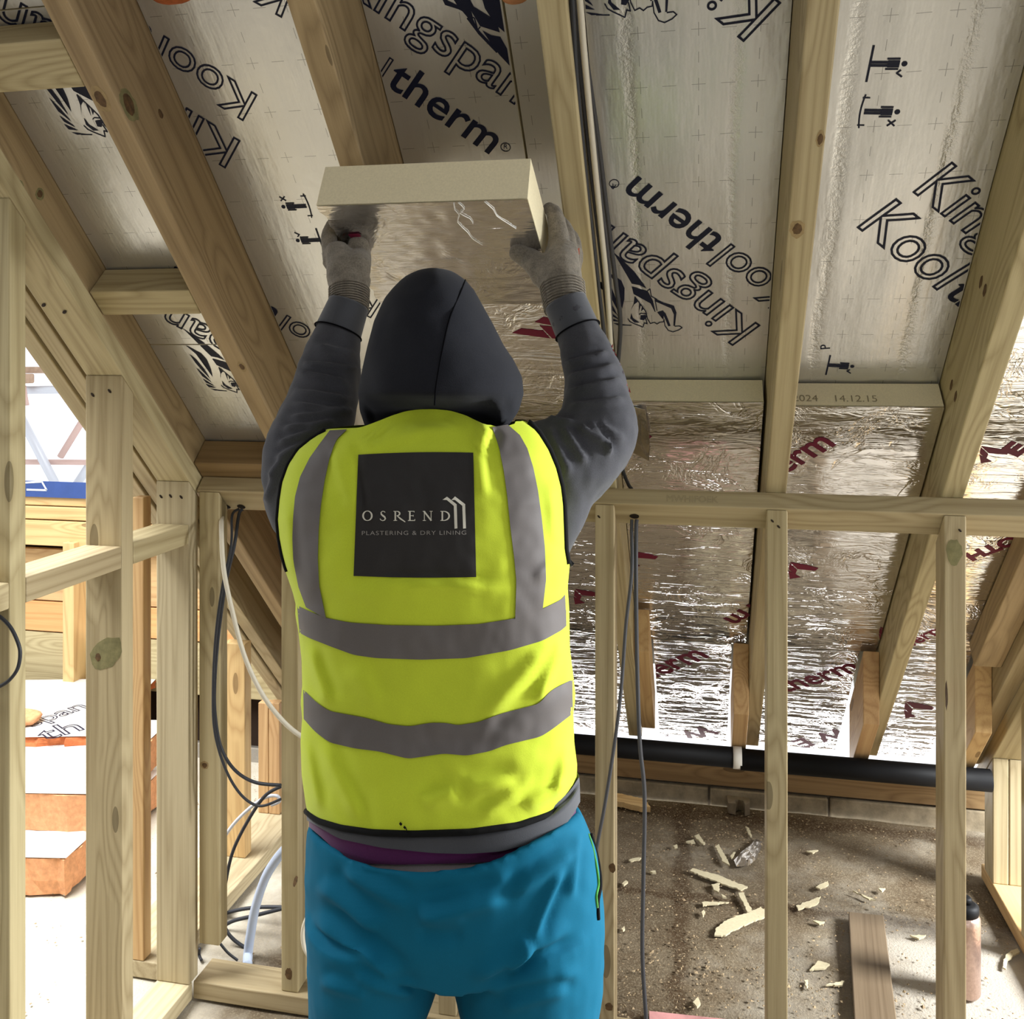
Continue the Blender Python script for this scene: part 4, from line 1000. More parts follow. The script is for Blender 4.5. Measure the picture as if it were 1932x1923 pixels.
o = cable('floor_cable', yp([(415, 1727), (450, 1717), (490, 1712), (535, 1712)], YB+.12), 0.0055, M['cable_dark']); tag(o, 'upper black cable lying behind the partition near the blue pipe', 'cable')
o = cable('floor_cable', yp([(412, 1754), (440, 1738), (480, 1728), (535, 1714)], YB+.06), 0.0055, M['cable_dark']); tag(o, 'lower black cable lying behind the partition near the blue pipe', 'cable')
o = cable('blue_conduit', yp([(540, 1600), (520, 1624), (500, 1658), (482, 1712), (472, 1768), (468, 1800)], 2.38)+[onZ(467, 1822, 0.005)], 0.0135, M['pipe_blue']); tag(o, 'pale blue conduit bending up from the floor', 'conduit')
o = cable('thin_cable', [onZ(377, 1790, 0.03), onZ(376, 1802, 0.006), onZ(380, 1812, 0.004)], 0.004, M['cable_dark']); tag(o, 'short dark cable end poking out under the stub stud', 'cable')
o = cable('thin_cable', [onZ(415, 1780, 0.06), onZ(430, 1798, 0.03), onZ(448, 1812, 0.004)], 0.0035, M['cable_dark']); tag(o, 'thin cable slanting to the floor below the stub stud', 'cable')
o = cable('looped_cable', yp([(-25, 1150), (0, 1164), (20, 1184), (34, 1213), (38, 1235), (33, 1262), (18, 1283), (0, 1295), (-30, 1308)], 1.525), 0.0035, M['cable_dark']); tag(o, 'black cable ring hanging around the nearest post', 'cable')
o = cable('hanging_cable', yp([(585, 1720), (574, 1745), (571, 1765), (575, 1790), (588, 1812)], PY-0.03), 0.0055, M['cable_white']); tag(o, 'white cable end curling beside the blue trousers', 'cable')

# ================================================================ FLOOR CLUTTER
def scrap(name, px, label, t=0.004, mat='foam_pale', group=None, cat='foam scrap', curl=0.0):
    pts = [onZ(x, y, 0.0) for x, y in px]
    c = sum(pts, Vector())/len(pts); n = len(pts)
    # jagged outline: subdivide the edges
    out = []
    for i in range(n):
        a_, b_ = pts[i], pts[(i+1) % n]; L = (b_-a_).length; m = max(1, int(L/0.007))
        for k in range(m):
            p = a_.lerp(b_, k/m); w = min(0.0026, L*0.06)
            out.append(p+Vector((random.uniform(-w, w), random.uniform(-w, w), 0)))
    m = len(out); z0 = 0.001
    lift = lambda p: curl*abs((p-c).length)
    vs = [Vector((p.x, p.y, z0+lift(p))) for p in out]+[Vector((p.x, p.y, z0+t+lift(p))) for p in out]
    fs = [tuple(range(m))[::-1], tuple(range(m, 2*m))]+[(i, (i+1) % m, (i+1) % m+m, i+m) for i in range(m)]
    o = solid(name, vs, fs, M[mat]); return tag(o, label, cat, group)
g6 = lambda L: [(1160+x*.1768, 1460+y*.1768) for x, y in L]
g8 = lambda L: [(1050+x*.4565, 1350+y*.4565) for x, y in L]
SCR = [
 (g6([(800,1050),(830,1025),(960,1060),(1100,1100),(1420,1225),(1350,1260),(1150,1190),(960,1120)]), 'longest cream foam strip lying aslant on the floor between the studs'),
 (g6([(1065,1745),(1080,1680),(1150,1600),(1300,1540),(1420,1500),(1560,1440),(1620,1500),(1600,1550),(1480,1590),(1350,1650),(1240,1700),(1190,1745)]), 'broadest cream foam offcut, shaped like a blade, near the middle stud'),
 (g6([(1320,1290),(1375,1285),(1465,1480),(1420,1505)]), 'short cream strip touching the blade-shaped offcut'),
 (g6([(1030,1200),(1115,1185),(1115,1285),(1060,1260)]), 'rounded triangular foam chip just below the longest strip'),
 (g6([(1075,790),(1110,770),(1210,950),(1225,995),(1150,950)]), 'narrow tapering foam strip beside the crumpled foil'),
 (g6([(850,680),(890,660),(965,760),(940,770)]), 'small oblong foam strip near the dark floor crack'),
 (g6([(750,745),(840,715),(865,760)]), 'pointed foam sliver beside the small oblong strip'),
 (g6([(150,940),(180,920),(280,912),(275,930),(170,950)]), 'slim foam sliver between the first stud and the straight hanging cable'),
 (g6([(930,1390),(970,1385),(1210,1390),(980,1420),(940,1425)]), 'thin needle-like foam splinter above the broad offcut'),
 (g6([(1395,575),(1430,590),(1465,690),(1445,690)]), 'whitish foam sliver pointing at the crumpled foil'),
 (g6([(1230,890),(1280,850),(1250,920)]), 'tiny pointed chip lying against the crumpled foil'),
 (g8([(990,795),(1090,755),(1080,785),(1000,810)]), 'cream foam offcut just past the middle stud'),
 (g8([(1225,730),(1320,770),(1290,765)]), 'long thin foam splinter above the leaning plank'),
 (g8([(1030,565),(1080,562),(1060,575)]), 'small flat foam chip high up past the middle stud'),
 (g8([(1045,1060),(1080,1020),(1130,1035),(1110,1055)]), 'white-lit foam flake beside the floor plank'),
 (g8([(1460,915),(1530,915),(1500,930)]), 'white flake on the bright patch between plank and knotty stud'),
 (g8([(1115,1120),(1190,1105),(1180,1125)]), 'foam flake close to the foot of the floor plank'),
 (g8([(1070,715),(1120,690),(1125,705),(1090,725)]), 'twisted foam chip on the gritty patch past the middle stud'),
 (g8([(1330,720),(1360,722),(1345,735)]), 'small chip on the edge of the bright floor patch'),
 (g8([(1845,1050),(1852,1010),(1870,985),(1905,970),(1915,985),(1880,1003),(1862,1025),(1857,1055)]), 'curled white foam paring beside the sole plate near the flask'),
 (g8([(1060,855),(1110,860),(1085,870)]), 'thin foam flake beneath the offcut past the middle stud')]
for px, lab in SCR: scrap('foam_scrap', px, lab, 0.0045, group='foam scraps on the floor')
for px in (g6([(375,1060),(430,1055),(440,1080),(400,1075)]), g6([(75,1195),(120,1160),(145,1175),(95,1210)]), g6([(70,1680),(100,1650),(110,1680),(85,1695)]), g6([(1135,1305),(1190,1340),(1150,1335)]), g8([(565,1195),(585,1175),(597,1200),(580,1215)]), g8([(1025,1105),(1040,1105),(1035,1140)]), g6([(620,790),(665,775),(670,800),(640,805)]), g6([(925,1500),(950,1475),(960,1500),(940,1545)])):
    scrap('foam_crumb', px, 'tiny cream foam crumb on the brown dusty floor', 0.006, group='foam crumbs')
scrap('wood_offcut', g6([(-130,270),(0,265),(60,268),(200,300),(320,330),(380,415),(280,412),(60,360),(-120,345)]), 'flat orange timber offcut against the block wall behind the first stud', 0.02, 'pine_warm', cat='offcut')
# crumpled foil scrap
def crumple(px, name, label, mat, h, cat):
    pts = [onZ(x, y, 0) for x, y in px]; c = sum(pts, Vector())/len(pts); n = len(pts); rings = 7; vs = []; fs = []
    for j in range(rings+1):
        s = 1-j/rings
        for i in range(n*3):
            a_ = pts[i//3].lerp(pts[(i//3+1) % n], (i % 3)/3); p = c.lerp(a_, s)
            vs.append((p.x, p.y, 0.002+h*(1-s**3)*(0.55+0.6*abs(noise.noise(Vector((p.x*45, p.y*45, 1)))))))
    m = n*3
    for j in range(rings):
        for i in range(m): fs.append((j*m+i, j*m+(i+1) % m, (j+1)*m+(i+1) % m, (j+1)*m+i))
    fs.append(tuple(range(m))[::-1])
    return tag(solid(name, vs, fs, mat), label, cat)
crumple(g6([(1270,930),(1330,860),(1450,760),(1510,700),(1570,725),(1560,800),(1500,930),(1420,990),(1300,1000)]), 'foil_scrap', 'crumpled dark foil scrap on the floor beside the middle stud', M['plastic_film'], 0.018, 'foil scrap')
def stone():
    px = g6([(1190,300),(1290,285),(1380,320),(1440,380),(1440,440),(1390,455),(1370,400),(1320,385),(1280,410),(1290,440),(1210,420)])
    pts = [onZ(x, y, 0) for x, y in px]; n = len(pts); vs = [Vector((p.x, p.y, 0)) for p in pts]+[Vector((p.x, p.y+0.005, 0.035+0.008*random.random())) for p in pts]
    return tag(solid('concrete_lump', vs, [tuple(range(n))[::-1], tuple(range(n, 2*n))]+[(i, (i+1) % n, (i+1) % n+n, i+n) for i in range(n)], M['stone']), 'broken curved lump of concrete at the foot of the block wall', 'rubble')
stone()
# loose grit and shavings: nobody could count them
def litter():
    rnd = random.Random(3); vs, fs = [], []
    for _ in range(5200):
        if rnd.random() < 0.55:
            c = rnd.choice(((0.13, 2.55, .35, .12), (-0.12, 2.6, .14, .4), (0.35, 2.95, .5, .1), (0.5, 3.4, .7, .08), (-0.05, 3.35, .3, .1), (0.75, 2.45, .5, .12), (0.2, 2.25, .9, .15)))
            x, y = rnd.gauss(c[0], c[2]), rnd.gauss(c[1], c[3])
        else: x, y = rnd.uniform(-2.6, 1.8), rnd.uniform(1.9, 3.5)
        if y > 3.52 or 2.17 < y < 2.30 or -1.66 < x < -1.25 or 0.88 < x < 1.02: continue
        s = rnd.uniform(0.0015, 0.0055)*(1.6 if rnd.random() < 0.08 else 1); a_ = rnd.random()*6.28; e = rnd.uniform(0.3, 1)
        z = 0.0005; b = len(vs)
        for k, (q, w) in enumerate(((1, 0), (0, e), (-1, 0), (0, -e))): vs.append((x+s*(q*cos(a_)-w*sin(a_)), y+s*(q*sin(a_)+w*cos(a_)), z+rnd.uniform(0, s*0.6)))
        vs.append((x, y, z+s*0.7))
        fs += [(b, b+1, b+4), (b+1, b+2, b+4), (b+2, b+3, b+4), (b+3, b, b+4)]
    m = plain('shavings', '#8f7c60', 0.95, nscale=25, namt=0.45)
    o = solid('sawdust_litter', vs, fs, m); tag(o, 'sawdust, grit and shavings strewn over the slab', 'sawdust', kind='stuff')
litter()
# plank on the floor
pl = [onZ(1601, 1735, 0.0), onZ(1667, 1742, 0.0), onZ(1700, 2010, 0.0), onZ(1616, 2010, 0.0)]
o = hexa('floor_plank', [pl[3]+Vector((0, 0, .001)), pl[2]+Vector((0, 0, .001)), pl[2]+Vector((0, 0, .024)), pl[3]+Vector((0, 0, .024))], [pl[0]+Vector((0, 0, .001)), pl[1]+Vector((0, 0, .001)), pl[1]+Vector((0, 0, .024)), pl[0]+Vector((0, 0, .024))], M['plank'])
tag(o, 'dusty brown plank lying flat on the slab between two studs', 'plank')
pk = [onZ(1225, 1912, 0.0), onZ(1440, 1935, 0.0), onZ(1445, 2000, 0), onZ(1225, 1990, 0)]
vs = [p+Vector((0, 0, .003)) for p in pk]+[p+Vector((0, 0, .006)) for p in pk]
o = solid('plastic_wrap', vs, [(3, 2, 1, 0), (4, 5, 6, 7), (0, 1, 5, 4), (1, 2, 6, 5), (2, 3, 7, 6), (3, 0, 4, 7)], M['pink_sheet']); tag(o, 'pink and white plastic wrapping flat on the floor by the straight cable', 'wrapping')
# copper flask behind the knotty stud
def flask():
    c = onZ(1822, 1874, 0.0); hgt = 0.275; R = 0.0365
    t = empty('flask', c, 'hammered copper drinking flask with a black lid behind the knotty stud', 'flask')
    def lathe(name, prof, mat, seg=40):
        vs, fs = [], []
        for r, z in prof:
            for k in range(seg): vs.append(c+Vector((r*cos(2*pi*k/seg), r*sin(2*pi*k/seg), z)))
        for j in range(len(prof)-1):
            for k in range(seg): fs.append((j*seg+k, j*seg+(k+1) % seg, (j+1)*seg+(k+1) % seg, (j+1)*seg+k))
        fs += [tuple(range(seg))[::-1], tuple(range((len(prof)-1)*seg, len(prof)*seg))]
        return solid(name, vs, fs, mat, t, True)
    lathe('flask_body', [(R*.9, 0.001), (R, 0.008), (R, 0.19), (R*.98, 0.205), (R*.8, 0.214)], M['copper'])
    lathe('lid', [(R*.86, 0.2145), (R*.9, 0.222), (R*.88, 0.236), (R*.6, 0.242)], M['black_plastic'])
    lathe('spout_cap', [(R*.4, 0.2425), (R*.42, 0.254), (R*.3, 0.258)], M['black_plastic'])
flask()
# orange expanding foam squeezed out near the ridge
def blob(x, y, d, r, mat, label, st):
    c = SL(*uv_at(x, y, d), d); bm = bmesh.new(); bmesh.ops.create_icosphere(bm, subdivisions=3, radius=r)
    for v in bm.verts: v.co = Vector((v.co.x*st, v.co.y, v.co.z*0.7))*(1+0.25*noise.noise(v.co*25))+c
    vs = [v.co.copy() for v in bm.verts]; fs = [tuple(q.index for q in f.verts) for f in bm.faces]; bm.free()
    tag(solid('foam_blob', vs, fs, M[mat], None, True), label, 'expanding foam')
blob(318, -13, 0.150, 0.026, 'foam_red', 'rusty expanding foam squeezed out beside the knotted rafter at the top', 1.7)
blob(968, -6, 0.17, 0.017, 'foam_orange', 'orange expanding foam blob beside the cable-carrying rafter at the top', 1.4)

# ================================================================ THE LIFTED FOAM BOARD
BT = math.radians(25.7)
bm_mid = CF(794, 382, 1.465)                     # middle of its upper foil edge
bxv = Vector((1, 0.02, 0)).normalized(); byv = Vector((0, cos(BT), -sin(BT))); bzv = bxv.cross(byv).normalized()
if bzv.z < 0: bzv = -bzv
BWID, BLEN, BTH = 0.348, 0.335, 0.079
def BP(x, y, z): return bm_mid+bxv*x+byv*y+bzv*z
def lifted():
    n = 34; vs = []; 
    # outline with a torn left edge
    def edge(y): return -BWID/2+0.006*noise.noise(Vector((y*45, 2, 0)))-0.004*(1 if y < 0.02 else 0)
    L = [(edge(BLEN*k/n), BLEN*k/n) for k in range(n+1)]
    out = [(BWID/2, 0)]+[(BWID/2, BLEN)]+L[::-1]
    m = len(out)
    levels = [0.0016, 0.03, BTH]
    for j, z in enumerate(levels):
        for x, y in out:
            w = 0.003*noise.noise(Vector((x*60, y*60, z*60))) if x < 0 else 0
            vs.append(BP(x+w, y, z))
    fs = [tuple(range(m)), tuple(range(2*m, 3*m))]
    for j in range(2): fs += [(j*m+i, j*m+(i+1) % m, (j+1)*m+(i+1) % m, (j+1)*m+i) for i in range(m)]
    o = solid('lifted_foam_board', vs, fs, M['foam'])
    tag(o, 'cream foam board with a foil face being pushed up between rafters by the worker', 'insulation board')
    nx, ny = 40, 40; vs, fs, uvs = [], [], []
    for j in range(ny+1):
        for i in range(nx+1):
            y = BLEN*j/ny; x0 = edge(y); x = x0+(BWID/2-x0)*i/nx
            w = 0.0012*noise.noise(Vector((x*40, y*90, 5)))
            vs.append(BP(x, y, w-0.0012)); uvs.append((x, y))
    for j in range(ny):
        for i in range(nx): a = j*(nx+1)+i; fs.append((a, a+1, a+nx+2, a+nx+1))
    vs, mw = local(vs); me = mesh_from('foil_facing', vs, fs, True); ul = me.uv_layers.new(name='UVMap')
    for l in me.loops: ul.data[l.index].uv = uvs[l.vertex_index]
    link('foil_facing', me, M['foil_held'], o, mw)
    # bright tears in the foil from the cut edge
    for k, pts in enumerate(([(0.055, 0.0), (0.052, 0.02), (0.056, 0.035), (0.048, 0.055), (0.058, 0.085), (0.062, 0.105), (0.075, 0.125)],
                             [(0.062, 0.0), (0.068, 0.018), (0.058, 0.03), (0.071, 0.045), (0.073, 0.06)],
                             [(0.105, 0.0), (0.115, 0.022), (0.117, 0.04), (0.13, 0.06), (0.142, 0.078)])):
        cable('foil_tear', [BP(x, y, -0.0028) for x, y in pts], 0.0008, M['tear'], o, 2, 5)
    vs = [BP(x, y, -0.0035) for x, y in ((-.152, .080), (-.132, .078), (-.130, .088), (-.150, .092))]
    solid('printed_mark', vs, [(0, 1, 2, 3)], M['ink_red'], o)
    return o
lift = lifted()
def foilD(px, py):
    r = Vector(ray(px, py)); o = Vector((0, 0, EYE)); return (bm_mid-o).dot(bzv)/r.dot(bzv)

# ================================================================ THE WORKER
person = empty('person', (CF(800, 1500, 1.29).x, CF(800, 1500, 1.29).y, 0), 'hooded worker in a yellow hi-vis vest and blue joggers holding a foam board overhead', 'person')
def I(tab): 
    a = np.array(tab, float); return lambda y: float(np.interp(y, a[:, 0], a[:, 1]))
def curve(tab):                                   # smoothed interpolation over x
    a = np.array(tab, float); a = a[np.argsort(a[:, 0])]
    xs = np.linspace(a[0, 0], a[-1, 0], 200); ys = np.interp(xs, a[:, 0], a[:, 1])
    k = np.ones(7)/7; yp_ = np.convolve(np.pad(ys, 3, mode='edge'), k, 'valid')
    return lambda x: float(np.interp(x, xs, yp_))
VL = I([(780,640),(808,625),(812,610),(828,584),(849,558),(877,540),(911,528),(945,523),(981,520),(1015,523),(1046,529),(1068,535),(1117,552),(1141,558),(1160,557),(1193,563),(1245,569),(1294,570),(1325,567),(1355,570),(1400,567),(1462,569),(1520,577),(1536,581),(1600,592)])
VR = I([(780,975),(793,990),(799,1004),(818,1021),(849,1040),(883,1054),(919,1063),(953,1067),(995,1068.5),(1037,1070),(1065,1075),(1108,1071),(1151,1074),(1221,1075),(1279,1082),(1313,1086),(1346,1082),(1401,1083.5),(1444,1089),(1484,1087),(1520,1072),(1600,1060)])
VD0 = I([(760,1.285),(900,1.30),(1600,1.30)])
VDB = I([(760,1.246),(790,1.234),(815,1.220),(860,1.200),(950,1.178),(1100,1.172),(1250,1.186),(1400,1.190),(1600,1.172)])
FOLDS = [((650,828),(668,975),11,.006), ((632,842),(650,940),9,.005), ((672,826),(722,850),10,.004), ((690,818),(880,806),9,.004), ((700,838),(800,822),8,.003),
 ((922,800),(900,850),12,.010), ((900,850),(912,940),12,.005), ((690,1098),(960,1112),10,.005), ((650,1118),(800,1125),14,.003),
 ((578,1215),(622,1335),11,.006), ((572,1395),(604,1535),10,.005), ((604,1395),(684,1560),13,.005), ((1070,1200),(1012,1328),12,.007), ((1048,1212),(905,1362),16,.006),
 ((1080,1395),(1052,1505),12,.005), ((792,1520),(870,1490),16,.006), ((870,1490),(980,1478),16,.005), ((985,1525),(1075,1480),14,.006), ((900,1545),(1010,1470),10,.004),
 ((540,950),(552,1100),10,.004), ((1040,900),(1050,1040),12,.004), ((660,1250),(720,1340),18,.003), ((1060,1030),(1010,1100),10,.003)]
def fold(x, y, folds=FOLDS):
    s = 0.0; gain = 1.45 if folds is FOLDS else (1.75 if folds is globals().get('SF') else 1.3)
    for (x0, y0), (x1, y1), w, a in folds:
        dx, dy = x1-x0, y1-y0; t = max(0, min(1, ((x-x0)*dx+(y-y0)*dy)/(dx*dx+dy*dy)))
        px, py = x-(x0+dx*t), y-(y0+dy*t)
        side = (px*dy-py*dx)/hypot(dx, dy); d2 = (px*px+py*py)/(w*w)
        tp = min(1.0, 4.5*t, 4.5*(1-t)); tp = tp*tp*(3-2*tp)
        if tp <= 0: continue
        s += tp*a*(math.exp(-d2)-0.5*math.exp(-((side-1.7*w)**2+(px*px+py*py-side*side))/(w*w)))
    return s*gain
def vestD(x, y, off=0.0):
    xl, xr = VL(y), VR(y); t = (2*x-xl-xr)/(xr-xl); t = max(-1, min(1, t))
    e = max(0.0, 1-abs(t)**2.5)**(1/2.5)
    b = VD0(y)-VDB(y)
    w = fold(x, y)+0.0025*noise.noise(Vector((x/55, y/70, 1)))+0.0015*noise.noise(Vector((x/22, y/30, 9)))
    return VD0(y)-b*e-(w+off)*min(1, e*1.6+0.15)
VTOP = curve([(600,812),(625,809),(655,808),(679,807),(694,802),(715,794),(740,784),(765,776),(790,772.5),(820,772),(850,775),(880,784),(905,796),(918,803),(926,800),(935,806),(958,804),(975,797),(987,793),(1000,797),(1010,803)])
VHEM = curve([(560,1520),(574,1528),(581,1535.6),(599,1550),(648,1565),(703,1573),(780,1575.5),(886,1572),(978,1559),(1039,1538),(1076,1507),(1090,1484),(1100,1470)])
def tubepanel(name, top, bot, xl, xr, Dfun, D0f, front_b, mat, parent, nt=72, ns=80, thick=0.0, mid=None):
    """A cloth tube: modelled back half, rounded front half."""
    vs, fs = [], []
    ths = [(-pi/2+pi*i/nt) for i in range(nt+1)]
    cols = 2*nt
    for j in range(ns+1):
        s = j/ns
        for i in range(nt+1):
            t = sin(ths[i]); x = 800+240*t; y = 0
            for _ in range(4):                    # row height depends on where the column ends up
                y0, y1 = top(x), bot(x); y = y0+(y1-y0)*s; x = (xl(y)+xr(y))/2+(xr(y)-xl(y))/2*t
            vs.append(CF(x, y, Dfun(x, y)))
        for i in range(nt-1, 0, -1):
            t = sin(ths[i]); x = 800+240*t
            for _ in range(4):
                y0, y1 = top(x), bot(x); y = y0+(y1-y0)*s; x = (xl(y)+xr(y))/2+(xr(y)-xl(y))/2*t
            e = max(0, 1-abs(t)**2.3)**(1/2.3); D = D0f(y)+front_b(y)*e
            p0 = CF(x, y, D0f(y)); f = Vector((-SY_, CY_, 0)); vs.append(p0+f*(D-D0f(y)))
    for j in range(ns):
        for i in range(cols): a = j*cols+i; b_ = j*cols+(i+1) % cols; fs.append((a, b_, b_+cols, a+cols))
    return solid(name, vs, fs, mat, parent, True)
FB = I([(760,.06),(820,.09),(950,.12),(1600,.12)])
vest = tubepanel('hi_vis_vest', VTOP, VHEM, VL, VR, vestD, VD0, FB, M['hiviz'], person); vest['label'] = 'sleeveless fluorescent yellow vest'
def surf_patch(name, rows, mat, parent, Dfun=vestD, off=0.002, nx=40):
    """rows: list of (list of px points) joined as a grid lying on the cloth."""
    nv = len(rows); n = len(rows[0]); vs, fs = [], []
    for r in rows:
        for x, y in r: vs.append(CF(x, y, Dfun(x, y, off)))
    for j in range(nv-1):
        for i in range(n-1): a = j*n+i; fs.append((a, a+1, a+n+1, a+n))
    return solid(name, vs, fs, mat, parent, True)
def band(name, ct, cb, xa, xb, xa2, xb2, n=90, m=8):
    rows = []
    for j in range(m+1):
        s = j/m; r = []
        for i in range(n+1):
            x = (xa+(xb-xa)*i/n)*(1-s)+(xa2+(xb2-xa2)*i/n)*s
            r.append((x, ct(x)*(1-s)+cb(x)*s))
        rows.append(r)
    o = surf_patch(name, rows, M['reflective'], vest); o['label'] = 'grey reflective tape'; return o
band('reflective_band', curve([(550,1140),(561,1142),(575,1150),(614,1166),(660,1175),(734,1180),(825,1181),(902,1178),(972,1167),(1024,1149),(1064,1129),(1073,1108)]),
     curve([(555,1190),(563,1193),(581,1203),(621,1219),(667,1236),(709,1242),(795,1245),(880,1242),(963,1227),(1024,1209),(1064,1187),(1076,1172)]), 560.5, 1071, 565, 1073)
band('reflective_band', curve([(560,1297),(572,1300),(596,1325),(621,1342),(691,1355),(734,1367),(773,1371),(813,1364),(844,1364.5),(862,1369),(902,1363),(948,1346),(1018,1328),(1039,1303),(1082,1281),(1090,1279)]),
     curve([(560,1345),(569,1352),(593,1380),(621,1401),(667,1412),(715,1418),(770,1432),(804,1427),(838,1422),(880,1426),(923,1418),(954,1406),(1021,1390),(1045,1374),(1083,1345),(1092,1343)]), 572, 1080, 573, 1081)
def vband(lo, li, n=70, m=8):
    # lo/li: outer and inner edges as (y -> x)
    rows = []
    y0a, y1a = lo[0][0], lo[-1][0]; y0b, y1b = li[0][0], li[-1][0]
    fo, fi = I(lo), I(li)
    for j in range(n+1):
        s = j/n; ya, yb = y0a+(y1a-y0a)*s, y0b+(y1b-y0b)*s
        xa, xb = fo(ya), fi(yb)
        rows.append([(xa+(xb-xa)*i/m, ya+(yb-ya)*i/m) for i in range(m+1)])
    o = surf_patch('reflective_brace', rows, M['reflective'], vest, off=0.0028); o['label'] = 'grey reflective tape over the shoulder'
vband([(812,622),(836,604),(864,584),(900,566),(937,556.5),(976,553),(1015,551.5),(1054,553),(1068,555),(1108,563),(1146,577)], [(810,655),(828,636),(843,629),(867,621),(906,612.5),(955,605),(1002,601),(1054,599.5),(1105,602),(1168,615)])
vband([(801,958),(821,981),(846,995),(883,1006.5),(925,1015),(976,1022),(1032,1028),(1093,1030.5),(1150,1024)], [(806,929),(846,942),(888,950.5),(939,957.5),(995,963),(1051,970),(1093,974),(1111,974),(1169,972)])
# the dark patch with the company's name
def quad_rows(tl, tr, br, bl, n=40, m=40):
    rows = []
    for j in range(m+1):
        s = j/m; r = []
        for i in range(n+1):
            t = i/n; x = (tl[0]*(1-t)+tr[0]*t)*(1-s)+(bl[0]*(1-t)+br[0]*t)*s; y = (tl[1]*(1-t)+tr[1]*t)*(1-s)+(bl[1]*(1-t)+br[1]*t)*s
            r.append((x, y-2.5*sin(pi*t)*(1-s)+2*sin(pi*t)*s))
        rows.append(r)
    return rows
pt = surf_patch('back_patch', quad_rows((676, 858), (893, 854), (898.5, 1089), (667, 1087)), M['patch'], vest, off=0.0022); pt['label'] = 'square charcoal patch with silver lettering'
class Ink:
    def __init__(s): s.v, s.f = [], []
    def poly(s, pts): b = len(s.v); s.v += pts; s.f.append(tuple(range(b, b+len(pts))))
    def stroke(s, pts, ws):
        pts = [Vector(p) for p in pts]; n = len(pts); L, Rr = [], []
        for i, p in enumerate(pts):
            t = (pts[min(i+1, n-1)]-pts[max(0, i-1)]).normalized(); q = Vector((-t.y, t.x)); w = (ws[i] if isinstance(ws, (list, tuple)) else ws)/2
            L.append(tuple(p+q*w)); Rr.append(tuple(p-q*w))
        for i in range(n-1): s.poly([L[i], L[i+1], Rr[i+1], Rr[i]])
    def build(s, name, mat, off):
        bm = bmesh.new(); vv = [bm.verts.new((x, y, 0)) for x, y in s.v]
        for f in s.f: bm.faces.new([vv[i] for i in f])
        bmesh.ops.triangulate(bm, faces=bm.faces[:])
        for _ in range(3):
            lg = [e for e in bm.edges if e.calc_length() > 7]
            if lg: bmesh.ops.subdivide_edges(bm, edges=lg, cuts=1); bmesh.ops.triangulate(bm, faces=bm.faces[:])
        vs = [CF(v.co.x, v.co.y, vestD(v.co.x, v.co.y, off)) for v in bm.verts]; bm.verts.index_update()
        fs = [tuple(q.index for q in f.verts) for f in bm.faces]; bm.free(); return solid(name, vs, fs, mat, vest)
K = .1501
def c7(L): return [(640+x*K, 840+y*K) for x, y in L]
def word_osrend():
    k = Ink()
    def S(pts, w): k.stroke(c7(pts), [q*K for q in w] if isinstance(w, list) else w*K)
    def bowl(cx, cy, rx, ry, a0, a1, thin, thick, n=22):
        pts, ws = [], []
        for i in range(n+1):
            a = a0+(a1-a0)*i/n; pts.append((cx+rx*cos(a), cy+ry*sin(a))); ws.append(thin+(thick-thin)*abs(cos(a))**1.5)
        S(pts, ws)
    bowl(355, 888, 55, 60, 0, 2*pi, 9, 22)                                        # O
    S([(578,846),(560,832),(540,833),(525,848),(530,870),(550,888),(572,905),(580,925),(568,944),(545,950),(525,942),(512,925)], [9,9,10,13,19,22,22,19,13,10,9,9])   # S
    S([(705,830),(705,948)], 19); S([(682,832),(730,832)], 8); S([(682,948),(728,948)], 8)   # R
    bowl(722, 860, 38, 28, -pi/2, pi/2, 9, 20); S([(728,888),(770,925),(830,966)], [12,20,10])
    S([(888,830),(888,948)], 19); S([(864,832),(944,832)], 9); S([(864,948),(952,948)], 10); S([(888,887),(930,887)], 8); S([(942,828),(942,846)], 8); S([(950,930),(950,950)], 8); S([(931,876),(931,898)], 7)
    S([(1070,832),(1070,948)], 9); S([(1066,832),(1158,950)], 20); S([(1155,830),(1155,950)], 9); S([(1050,832),(1080,832)], 8); S([(1050,948),(1090,948)], 8); S([(1136,832),(1174,832)], 8)
    S([(1296,830),(1296,948)], 19); S([(1272,832),(1310,832)], 8); S([(1272,948),(1310,948)], 8); bowl(1310, 890, 72, 58, -pi/2, pi/2, 9, 22)
    k.build('silver_lettering', M['silver_print'], 0.0034)
    k = Ink()
    for P_ in ([(1298,688),(1355,648),(1476,744),(1440,764),(1352,690)], [(1440,764),(1476,744),(1486,1046),(1450,1051)], [(1410,690),(1455,645),(1583,742),(1547,762),(1455,690)], [(1547,762),(1583,742),(1593,1046),(1557,1049)], ): k.poly(c7(P_))
    k.build('company_emblem', M['silver_print'], 0.0034)
    k = Ink(); vs, fs = glyph_mesh('PLASTERING & DRY LINING', 0, bold=-0.004, space=1.15); x0, x1 = min(v[0] for v in vs), max(v[0] for v in vs)
    kx = (1596-285)/(x1-x0); b = 0
    k.v = c7([(285+(x-x0)*kx, 1131-y*74-0.004*(x-x0)*kx) for x, y, z in vs]); k.f = [tuple(f) for f in fs]
    k.build('small_lettering', M['grey_print'], 0.0034)
word_osrend()
